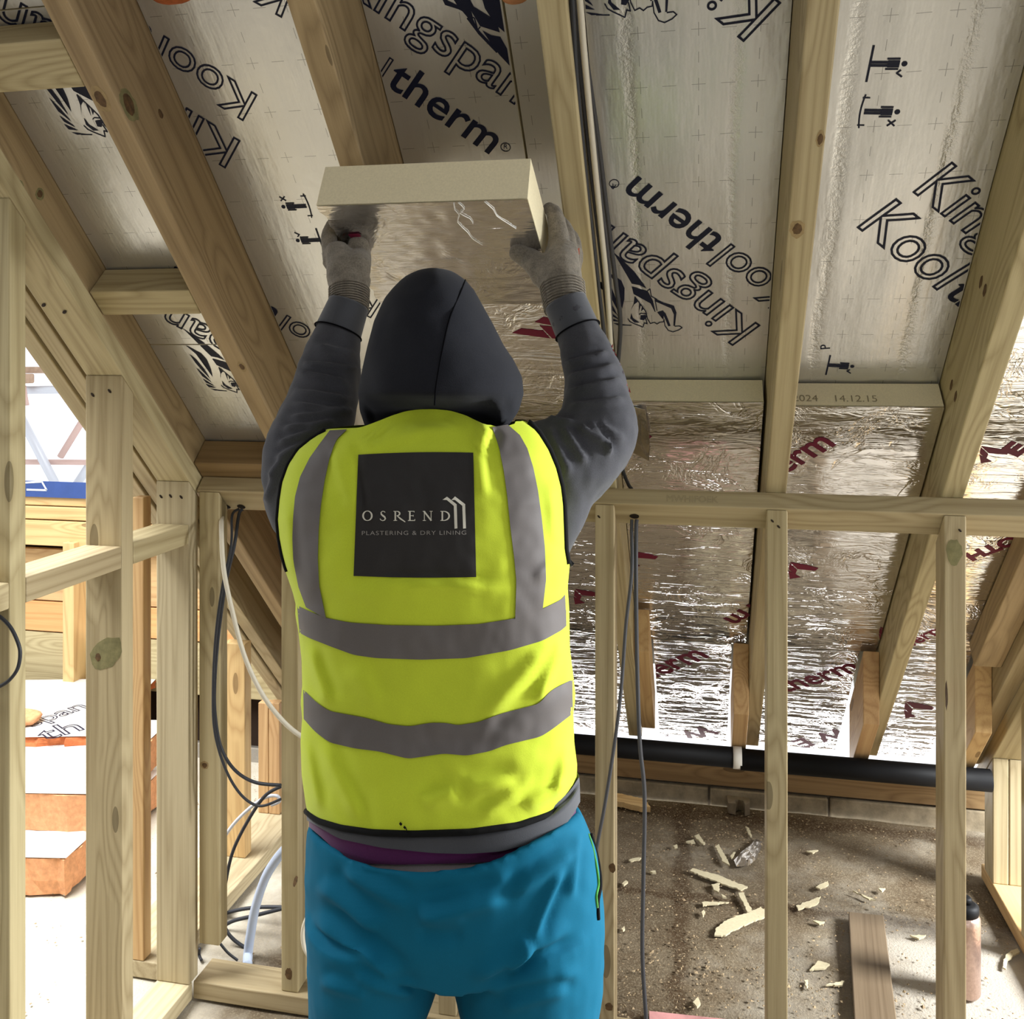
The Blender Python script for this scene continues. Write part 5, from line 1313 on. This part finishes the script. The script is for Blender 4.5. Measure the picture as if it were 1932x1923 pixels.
# black binding along the hem and the armholes
def binding(pts, r, off=0.001):
    v, f = tube_geo([CF(x, y, vestD(x, y, off)) for x, y in pts], r, 8); o = solid('black_binding', v, f, M['piping'], vest, True)
hx = np.linspace(578, 1089.5, 90); binding([(x, VHEM(x)-1.5) for x in hx], 0.0042)
binding([(VL(y)+3.5, y) for y in np.linspace(812, 1078, 70)], 0.0036, -0.001)
binding([(VR(y)-3.5, y) for y in np.linspace(797, 1064, 70)], 0.0050, -0.001)
binding([(1073, 1060), (1076, 1064), (1080, 1060)], 0.004, -0.02)
binding([(754, 1553), (758, 1557)], 0.0014, 0.003); binding([(762, 1560), (765, 1563)], 0.0013, 0.003); binding([(766, 1563), (769, 1573)], 0.0006, 0.003)
# clothes showing below the vest
TOPS = lambda x: VHEM(x)-14
def low(off): 
    def D(x, y, o=0): 
        xl, xr = 577.0, 1097.0; t = max(-1, min(1, (2*x-xl-xr)/(xr-xl))); e = max(0, 1-abs(t)**2.5)**(1/2.5)
        return 1.30-(0.121-off)*e+0.014*max(0.0, min(1.0, (VHEM(x)+5-y)/9))
    return D
LXL = I([(1400,575),(1500,578),(1700,581)]); LXR = I([(1400,1086),(1480,1094),(1520,1095),(1700,1088)])
C30 = lambda y: 1.30
F12 = lambda y: 0.115
o = tubepanel('sweatshirt_hem', TOPS, curve([(570,1543),(595,1557),(640,1583),(720,1600),(817,1610),(881,1611.5),(945,1607),(1025,1586),(1073,1551),(1094,1516),(1100,1500)]), LXL, LXR, low(0.004), C30, F12, M['rib'], person, 60, 10); o['label'] = 'ribbed grey hem of the sweatshirt'
o = tubepanel('purple_shirt', lambda x: VHEM(x)-6, curve([(570,1550),(602,1576),(640,1611),(672,1629),(752,1632),(881,1629),(929,1626),(1009,1591),(1060,1560),(1100,1520)]), lambda y: LXL(y)+4, lambda y: LXR(y)-8, low(0.010), C30, F12, M['purple'], person, 60, 10); o['label'] = 'dark purple shirt tail'
o = tubepanel('undershorts', lambda x: VHEM(x)+8, curve([(570,1575),(602,1600),(640,1640),(700,1662),(785,1668),(865,1664),(930,1648),(1009,1610),(1060,1585),(1100,1540)]), lambda y: LXL(y)+60, lambda y: LXR(y)-80, low(0.015), C30, F12, M['underwear'], person, 60, 10); o['label'] = 'pale undershorts waistband'

def eval_mesh(verts, faces, voxel=0.006, smooth=6):
    me = mesh_from('tmp', verts, faces); ob = bpy.data.objects.new('tmp', me); C.objects.link(ob)
    r = ob.modifiers.new('r', 'REMESH'); r.mode = 'VOXEL'; r.voxel_size = voxel
    if smooth: sm = ob.modifiers.new('s', 'SMOOTH'); sm.factor = 0.5; sm.iterations = smooth
    dg = bpy.context.evaluated_depsgraph_get(); dg.update()
    m2 = bpy.data.meshes.new_from_object(ob.evaluated_get(dg)); bpy.data.objects.remove(ob); bpy.data.meshes.remove(me)
    return m2
def merge(*gs):
    V, F = [], []
    for v, f in gs: b = len(V); V += list(v); F += [tuple(b+i for i in q) for q in f]
    return V, F
def ball(c, rx, ry=None, rz=None, sub=3):
    bm = bmesh.new(); bmesh.ops.create_icosphere(bm, subdivisions=sub, radius=1.0)
    vs = [Vector(c)+Vector((v.co.x*rx, v.co.y*(ry or rx), v.co.z*(rz or rx))) for v in bm.verts]; fs = [tuple(q.index for q in f.verts) for f in bm.faces]; bm.free(); return vs, fs
def chain(pts, n=8, seg=20, flat=1.0, ends=True):
    """pts: (px, py, D, r px) -> smooth tapering limb with round ends"""
    P_ = [CF(x, y, D) for x, y, D, r in pts]; Rr = [r*D/FOC for x, y, D, r in pts]
    q = smooth_path([Vector((p.x, p.y, p.z)) for p in P_], n); rr = [v.x for v in smooth_path([Vector((r, 0, 0)) for r in Rr], n)]
    g = tube_geo(q, rr, seg)
    if ends: g = merge(g, ball(q[0], rr[0]*.98), ball(q[-1], rr[-1]*.98))
    return g
def finish(me, name, mat, parent, disp=None):
    vs = [v.co.copy() for v in me.vertices]
    if disp:
        me.update(); nr = [v.normal.copy() for v in me.vertices]
        for i, v in enumerate(me.vertices): v.co = v.co+nr[i]*disp(v.co)
    c = sum(vs, Vector())/len(vs); me.transform(Matrix.Translation(-c))
    me.polygons.foreach_set('use_smooth', [True]*len(me.polygons)); me.name = name
    return link(name, me, mat, parent, Matrix.Translation(c))
def to_px(p):
    fx = -SY_*p.x+CY_*p.y; rx = CY_*p.x+SY_*p.y
    return PCX+FOC*rx/fx, PCY-FOC*(p.z-EYE)/fx, fx
# sweatshirt: trunk and both raised sleeves in one surface
ARM_L = [(648,602,1.475,41),(638,628,1.468,44),(629,665,1.458,52),(622,698,1.448,59),(614,735,1.435,64),(604,775,1.415,69),(588,818,1.39,75),(575,860,1.368,78),(573,915,1.348,77),(585,962,1.338,76),(640,985,1.325,72),(720,990,1.315,75)]
ARM_R = [(1076,592,1.478,41),(1089,623,1.470,42),(1104,660,1.458,49),(1115,692,1.446,54),(1123,727,1.432,60),(1128,765,1.41,66),(1128,806,1.395,77),(1106,840,1.385,84),(1068,872,1.375,92),(1020,890,1.37,94),(940,930,1.335,80)]
GUS_R = [(1050,880,1.37,95),(1046,945,1.358,74),(1040,1000,1.342,54),(1036,1040,1.334,38),(1020,1060,1.33,34)]
def trunk(dl=0.034, shrink=0.90):
    vs, fs, n = [], [], 40; ys = list(np.linspace(815, 1500, 40))
    for y in ys:
        xl, xr = VL(y), VR(y); xc, a = (xl+xr)/2, (xr-xl)/2*shrink
        for k in range(n):
            t = 2*pi*k/n; b = (VD0(y)-VDB(y)-dl) if sin(t) < 0 else 0.105
            x = xc+a*(abs(cos(t))**.85)*(1 if cos(t) > 0 else -1); dd = b*(abs(sin(t))**.85)*(1 if sin(t) > 0 else -1)
            vs.append(CF(x, y, VD0(y))+Vector((-SY_, CY_, 0))*dd)
    for j in range(len(ys)-1):
        for k in range(n): fs.append((j*n+k, j*n+(k+1) % n, (j+1)*n+(k+1) % n, (j+1)*n+k))
    fs += [tuple(range(n)), tuple(range((len(ys)-1)*n, len(ys)*n))]
    return vs, fs
sw = eval_mesh(*merge(trunk(), chain(ARM_L), chain(ARM_R), chain(GUS_R)), voxel=0.006, smooth=8)
SF = [((566,684),(680,697),5,.0045),((556,702),(658,720),5,.005),((552,738),(664,754),6,.0045),((545,762),(676,778),6,.004),((540,790),(650,778),7,.004),((528,812),(640,795),7,.005),((520,840),(600,812),7,.005),((512,868),(580,836),7,.004),
      ((505,905),(545,855),7,.004),((500,950),(522,890),7,.003),((592,650),(676,668),5,.003),
      ((1060,690),(1150,664),5,.005),((1064,714),(1165,690),6,.0045),((1066,742),(1178,716),6,.005),((1070,768),(1186,752),6,.004),((1030,790),(1090,800),6,.004),((1090,800),(1140,840),7,.004),((1110,790),(1160,860),6,.004),((1060,800),(1110,880),7,.004),((1030,800),(1080,900),7,.003),((1010,805),(1050,905),8,.003),((1144,830),(1148,862),4,.004),((1130,800),(1180,830),6,.003)]
def swd(p):
    x, y, D = to_px(p)
    near = 1.0
    return fold(x, y, SF)*near+0.0016*noise.noise(p*55)+0.0022*noise.noise(p*22)
sweat = finish(sw, 'sweatshirt', M['sweat'], person, swd); sweat['label'] = 'charcoal sweatshirt with wrinkled sleeves'
for nm, (a_, b_) in (('sleeve_cuff', ((658,574,1.482,38.5),(638,627,1.468,43.6))), ('sleeve_cuff', ((1067,571,1.486,40.5),(1090,625,1.470,42.2)))):
    n = 14; pts = [CF(a_[0]+(b_[0]-a_[0])*k/n, a_[1]+(b_[1]-a_[1])*k/n, a_[2]+(b_[2]-a_[2])*k/n) for k in range(n+1)]; rr = [(a_[3]+(b_[3]-a_[3])*k/n)*a_[2]/FOC for k in range(n+1)]
    v1, f1 = tube_geo(pts, rr, 48, False); v2, f2 = tube_geo(pts, [r-0.003 for r in rr], 48, False); m = len(v1)
    fs = f1+[tuple(m+i for i in reversed(q)) for q in f2]+[(k, m+k, m+(k+1) % 48, (k+1) % 48) for k in range(48)]
    o = solid(nm, v1+v2, fs, M['rib'], sweat, True)
    cen = pts[-1]; rg = [cen+(q-cen)*1.035 for q in v1[-48:]]+[cen+(v1[-48]-cen)*1.035]
    v, f = tube_geo(rg, 0.0013, 6); solid('cuff_seam', v, f, M['seam'], sweat, True)
for k in range(9):                                   # broken red thread on the sleeve
    x, y = 1154+k*4.2, 652+k*10.5; p = CF(x, y, 1.44-k*0.004); solid('red_thread', [p+Vector((random.uniform(-.003, .003), -.002, random.uniform(-.006, .006))) for _ in range(3)]+[p], [(0, 1, 2), (0, 2, 3), (0, 1, 3), (1, 2, 3)], M['thread_red'], sweat)
# hood
HL = I([(509,800),(511,790),(514,783),(520,769),(532,755),(548,740),(564,727),(607,707),(655,695),(703,685),(739,678),(775,679),(803,688),(860,720)])
HR = I([(509,838),(511,848),(514,857),(528,878),(548,895),(568,906),(611,930),(651,950),(679,969),(711,985),(743,988),(775,979),(805,959),(860,900)])
def hood():
    vs, fs, n = [], [], 64; ys = [509.2, 510.5, 513, 517, 523, 531]+list(np.linspace(540, 850, 44))
    for y in ys:
        xl, xr = HL(y), HR(y); xc, a = (xl+xr)/2, (xr-xl)/2
        D0 = 1.315; b = 0.128*(a/150)**.75
        for k in range(n):
            t = 2*pi*k/n; x = xc+a*cos(t); dd = b*sin(t)*(1.0 if sin(t) < 0 else 0.95)
            tuck = max(0.0, min(1.0, (y-738)/42.0))*max(0.0, min(1.0, (175-abs(x-800))/60.0))
            if sin(t) < 0: dd *= 1-0.62*tuck
            p = CF(x, y, D0)+Vector((-SY_, CY_, 0))*dd
            if sin(t) < 0.2: p += Vector((SY_, -CY_, 0))*(0.004*noise.noise(p*18)+0.0016*noise.noise(p*50)+(fold(x, y, HF) if sin(t) < 0 else 0))
            vs.append(p)
    for j in range(len(ys)-1):
        for k in range(n):
            t = 2*pi*(k+.5)/n
            if sin(t) > 0.80 and 570 < ys[j] < 800: continue          # face opening at the front
            fs.append((j*n+k, j*n+(k+1) % n, (j+1)*n+(k+1) % n, (j+1)*n+k))
    fs.append(tuple(range(n)))
    o = solid('hood', vs, fs, M['hood'], person, True); o['label'] = 'dark hood pulled over the head'
    seam = [(878,528),(868.6,552),(848.7,600),(835,659),(823,727),(820,765)]
    def hD(x, y):
        xl, xr = HL(y), HR(y); a = (xr-xl)/2; t = max(-1, min(1, (x-(xl+xr)/2)/a)); return 1.315-0.128*(a/150)**.75*sqrt(max(0, 1-t*t))
    q = smooth_path([Vector((x, y, 0)) for x, y in seam], 6)
    v, f = tube_geo([CF(p.x, p.y, hD(p.x, p.y)-0.0005) for p in q], 0.0011, 6); solid('hood_seam', v, f, M['seam'], o, True)
HF = [((700,770),(800,755),9,.004),((780,765),(860,790),8,.004),((940,745),(950,800),7,.008),((860,780),(930,800),8,.005),((690,760),(700,800),6,.005),((730,560),(705,680),12,.002)]
hood()
# trousers
TL = I([(1500,583),(1560,580),(1592,578),(1660,573),(1737,578),(1833,584),(1923,589),(2100,596)])
TR = I([(1500,1090),(1540,1096),(1557,1104),(1608,1125),(1672,1136),(1753,1141),(1833,1139),(1881,1132),(1923,1126),(2100,1112)])
TTOP = curve([(560,1545),(575,1556),(602,1586),(640,1614),(704,1639),(785,1647),(865,1643),(929,1628),(1009,1589),(1060,1562),(1090,1538),(1110,1520)])
TF = [((600,1660),(720,1760),16,.007),((640,1640),(780,1715),14,.005),((590,1720),(760,1855),16,.009),((780,1730),(960,1690),18,.008),((960,1690),(1090,1600),14,.006),((1060,1630),(1000,1770),10,.006),((1000,1770),(960,1830),12,.007),((1080,1740),(880,1850),16,.007),((1100,1830),(900,1870),14,.005),((600,1850),(700,1880),12,.004),((1090,1560),(1075,1700),9,.004),((780,1760),(880,1770),18,-.004),((660,1840),(790,1880),14,.006),((940,1900),(1080,1860),14,.006)]
def tD(x, y, off=0):
    xl, xr = TL(y), TR(y); t = max(-1, min(1, (2*x-xl-xr)/(xr-xl))); e = max(0, 1-abs(t)**2.4)**(1/2.4)
    b = 0.128+0.012*sin(max(0, min(1, (y-1560)/330))*pi)
    if y > 1780: b -= 0.000014*(y-1780)**1.3
    return 1.30-b*e-off*min(1, e*1.5)
TBOT = curve([(560,1790),(640,1805),(720,1840),(790,1874),(845,1887),(900,1881),(990,1845),(1070,1808),(1150,1790)])
def trousers():
    vs, fs, nt, ns = [], [], 60, 40; cols = 2*nt
    for j in range(ns+1):
        s = j/ns
        for side in (0, 1):
            rng = range(nt+1) if side == 0 else range(nt-1, 0, -1)
            for i in rng:
                t = sin(-pi/2+pi*i/nt); x = 850+270*t; y = 0
                for _ in range(4):
                    y0, y1 = TTOP(x), TBOT(x); y = y0+(y1-y0)*s; x = (TL(y)+TR(y))/2+(TR(y)-TL(y))/2*t
                if side == 0: vs.append(CF(x, y, tD(x, y)))
                else: vs.append(CF(x, y, 1.30)+Vector((-SY_, CY_, 0))*(0.118*max(0, 1-abs(t)**2.4)**(1/2.4)))
    for j in range(ns):
        for i in range(cols): a = j*cols+i; b_ = j*cols+(i+1) % cols; fs.append((a, b_, b_+cols, a+cols))
    fs.append(tuple(range(ns*cols, (ns+1)*cols)))
    # the waistband turns over and goes down inside, so that the waist stays open
    ax = Vector((-SY_, CY_, 0)); mid = sum(vs[:cols], Vector())/cols
    prev = list(range(cols))
    for dz, sc in ((-0.002, 0.925), (-0.07, 0.90)):
        b0 = len(vs)
        for k in range(cols): p = vs[k]; q = mid+(p-mid)*sc; vs.append(Vector((q.x, q.y, p.z+dz)))
        for k in range(cols): fs.append((prev[k], prev[(k+1) % cols], b0+(k+1) % cols, b0+k))
        prev = list(range(b0, b0+cols))
    fs.append(tuple(prev))
    def leg(L):
        V, F, n = [], [], 32; 
        for y, xl, xr, D0, b in L:
            for k in range(n):
                t = 2*pi*k/n; V.append(CF((xl+xr)/2+(xr-xl)/2*cos(t), y, D0)+Vector((-SY_, CY_, 0))*(b*sin(t)))
        for j in range(len(L)-1):
            for k in range(n): F.append((j*n+k, j*n+(k+1) % n, (j+1)*n+(k+1) % n, (j+1)*n+k))
        F += [tuple(range(n)), tuple(range((len(L)-1)*n, len(L)*n))]; return V, F
    LL_ = [(1700,580,836,1.30,.130),(1800,583,834,1.30,.126),(1850,585,828,1.30,.121),(1890,587,814,1.30,.115),(1925,589,801,1.30,.110),(2000,594,792,1.29,.10),(2250,612,772,1.28,.085),(2500,632,764,1.29,.078),(2690,640,752,1.30,.066),(2790,645,748,1.30,.062)]
    RR_ = [(1700,850,1137,1.30,.130),(1800,852,1140,1.30,.126),(1850,856,1138,1.30,.121),(1890,864,1131,1.30,.115),(1925,876,1125,1.30,.110),(2000,884,1118,1.29,.10),(2250,900,1086,1.28,.085),(2500,910,1058,1.29,.078),(2690,918,1040,1.30,.066),(2790,922,1034,1.30,.062)]
    me = eval_mesh(*merge((vs, fs), leg(LL_), leg(RR_)), voxel=0.005, smooth=7)
    def jd(p):
        x, y, D = to_px(p)
        return (fold(x, y, TF)*1.1 if D < 1.30 and y > TTOP(x)+6 else 0)+0.0012*noise.noise(p*40)+0.002*noise.noise(p*16)
    o = finish(me, 'joggers', M['trousers'], person, jd); o['label'] = 'turquoise blue jogging trousers'
    # green pocket piping on the hip
    for pts, r, m in (([(1110,1574),(1118,1600),(1126,1640),(1129,1668),(1125,1690),(1127,1712)], 0.0022, 'green_trim'), ([(1115,1574),(1124,1604),(1131,1640),(1133,1672),(1128,1700),(1129,1735)], 0.0028, 'piping')):
        v, f = tube_geo(smooth_path([CF(x, y, tD(x, y)-0.002) for x, y in pts], 6), r, 6); q = solid('pocket_piping', v, f, M[m], o, True)
        if m == 'green_trim': q['label'] = 'green pocket trim'
trousers()
for fx, ang in ((700, 0.12), (978, -0.12)):
    c = CF(fx, 2800, 1.30); c.z = 0; f = Vector((-SY_, CY_, 0)); r_ = Vector((CY_, SY_, 0))
    prof = [(-.085, .04, .10), (-.07, .045, .13), (-.02, .047, .13), (.04, .046, .095), (.10, .048, .07), (.16, .044, .058), (.19, .03, .045), (.2, .012, .03)]
    V, F, n = [], [], 20
    for y, w, h in prof:
        for k in range(n):
            t = 2*pi*k/n; V.append(c+f*y+r_*(w*cos(t)+ang*y)+Vector((0, 0, max(0.0, h*.5+h*.5*sin(t)))))
    for j in range(len(prof)-1):
        for k in range(n): F.append((j*n+k, j*n+(k+1) % n, (j+1)*n+(k+1) % n, (j+1)*n+k))
    F += [tuple(range(n)), tuple(range((len(prof)-1)*n, len(prof)*n))]
    solid('boot', V, F, M['boot'], person, True)
# gloves: palm, thumb from its side, four fingers of different lengths round the board edge
def glove(P_, lab, tagpts):
    gs = [chain(c, 6, 16) for c in P_]
    me = eval_mesh(*merge(*gs), voxel=0.0028, smooth=5)
    o = finish(me, 'glove', M['glove'], person, lambda p: 0.0005*noise.noise(p*260)+0.0006*noise.noise(p*90)); o['label'] = lab
    return o
def th(px, py, r): return (px, py, foilD(px, py)-r*1.55/FOC-0.002, r)
glL = glove([[(658,582,1.485,35),(658,560,1.495,36),(659,542,1.505,37)],
   [(659,545,1.505,37),(655,520,1.525,39),(648,497,1.545,33),(638,480,1.558,26)],
   [(664,530,1.515,36),(676,508,1.525,24)],
   [(668,522,1.52,28),(675,500,1.525,25), th(677,482,23), th(676,463,20)],
   [(632,492,1.560,24),(624,468,1.572,17),(621,446,1.585,15),(628,425,1.60,13),(648,408,1.615,11)],
   [(634,492,1.585,22),(627,462,1.605,16),(628,436,1.625,14),(640,415,1.64,12)],
   [(638,495,1.61,21),(633,466,1.632,15),(636,442,1.65,13),(648,424,1.665,11)],
   [(644,500,1.63,19),(641,474,1.652,13),(645,456,1.668,11)]], 'grey knit work glove gripping the torn board edge', None)
glR = glove([[(1066,580,1.49,39),(1064,560,1.50,39),(1060,542,1.51,41)],
   [(1060,545,1.51,40),(1056,520,1.53,42),(1058,498,1.55,37),(1064,480,1.57,29)],
   [(1040,525,1.525,30),(1060,500,1.545,34)],
   [(1030,517,1.535,30),(1010,497,1.548,24), th(993,485,21), th(978,477,18.5)],
   [(1048,488,1.560,24),(1054,458,1.578,20),(1051,425,1.592,18),(1045,402,1.60,15.5),(1036,394,1.607,12.5)],
   [(1064,484,1.585,23),(1071,458,1.602,17),(1066,432,1.62,15),(1054,415,1.632,12)],
   [(1074,490,1.60,22),(1082,468,1.622,16),(1078,448,1.64,14),(1066,436,1.652,12)],
   [(1078,505,1.615,19),(1087,484,1.637,14),(1084,468,1.652,12),(1074,458,1.662,10)]], 'grey knit work glove with a bright tag gripping the clean board side', None)
p = CF(1090, 477, 1.585); solid('glove_tag', [p+Vector((-.004, -.006, -.006)), p+Vector((.004, -.006, -.004)), p+Vector((.004, -.006, .008)), p+Vector((-.004, -.006, .004))], [(0, 1, 2, 3)], M['glove_tag'], glR)
for gl, a_, b_ in ((glL, (659,548,1.50,38.0), (658,584,1.484,36.5)), (glR, (1061,540,1.508,42.5), (1067,582,1.488,40.0))):
    for k in range(9):
        t = k/8; c = CF(a_[0]+(b_[0]-a_[0])*t, a_[1]+(b_[1]-a_[1])*t, a_[2]+(b_[2]-a_[2])*t); d = (CF(*b_[:3])-CF(*a_[:3])).normalized(); r = (a_[3]+(b_[3]-a_[3])*t)*1.5/FOC
        e1 = d.orthogonal().normalized(); e2 = d.cross(e1)
        v, f = tube_geo([c+e1*(r*cos(2*pi*q/28))+e2*(r*sin(2*pi*q/28)) for q in range(29)], 0.0011, 5); solid('cuff_rib', v, f, M['glove'], gl, True)
# body under the clothes, one continuous surface grown from a skeleton
def body():
    J = {}; E_ = []; Rd = []
    V = []
    def add(px, py, D, r): V.append(CF(px, py, D)); Rd.append(r); return len(V)-1
    pel = add(855, 1700, 1.31, .08); sp = add(825, 1480, 1.31, .08); ch = add(798, 1150, 1.31, .085); nk = add(805, 880, 1.30, .06); hb = add(825, 780, 1.315, .05); hd = add(825, 690, 1.32, .082); ht = add(825, 600, 1.32, .07)
    E_ += [(pel, sp), (sp, ch), (ch, nk), (nk, hb), (hb, hd), (hd, ht)]
    V.append(CF(825, 680, 1.32)+Vector((-SY_, CY_, 0))*0.105); Rd.append(.013); E_.append((hd, len(V)-1))     # nose
    for sgn, pts, hips in ((0, [(670,940,1.335,.042),(588,878,1.37,.038),(606,770,1.42,.034),(655,580,1.487,.024),(655,515,1.53,.020)], [(735,1790,1.31,.06),(695,2250,1.28,.05),(700,2720,1.30,.04)]),
                           (1, [(950,940,1.345,.042),(1108,838,1.405,.038),(1117,735,1.44,.034),(1066,578,1.492,.024),(1058,515,1.535,.020)], [(985,1790,1.31,.06),(990,2250,1.28,.05),(978,2720,1.30,.04)])):
        prev = ch
        for q in pts: k = add(*q); E_.append((prev, k)); prev = k
        hand = prev
        fing = ([(630,470,1.575),(632,465,1.60),(636,470,1.625),(642,478,1.645),(674,492,1.533)] if sgn == 0 else [(1052,465,1.575),(1068,462,1.60),(1079,470,1.622),(1085,486,1.636),(1004,492,1.553)])
        for q in fing: k = add(q[0], q[1], q[2], .0065); E_.append((hand, k))
        prev = pel
        for q in hips: k = add(*q); E_.append((prev, k)); prev = k
        V.append(V[prev]+Vector((-SY_*.13, CY_*.13, -0.06))); Rd.append(.03); E_.append((prev, len(V)-1))
    c = V[0].copy(); me = bpy.data.meshes.new('body'); me.from_pydata([v-c for v in V], E_, []); me.update()
    ob = bpy.data.objects.new('tmpbody', me); C.objects.link(ob); sk = ob.modifiers.new('skin', 'SKIN'); 
    for i, d in enumerate(me.skin_vertices[0].data): d.radius = (Rd[i], Rd[i]); d.use_root = (i == 0)
    su = ob.modifiers.new('sub', 'SUBSURF'); su.levels = 2; su.render_levels = 2
    dg = bpy.context.evaluated_depsgraph_get(); dg.update(); m2 = bpy.data.meshes.new_from_object(ob.evaluated_get(dg)); bpy.data.objects.remove(ob)
    m2.polygons.foreach_set('use_smooth', [True]*len(m2.polygons)); m2.name = 'body'
    o = link('body', m2, M['skin'], person, Matrix.Translation(c))
body()
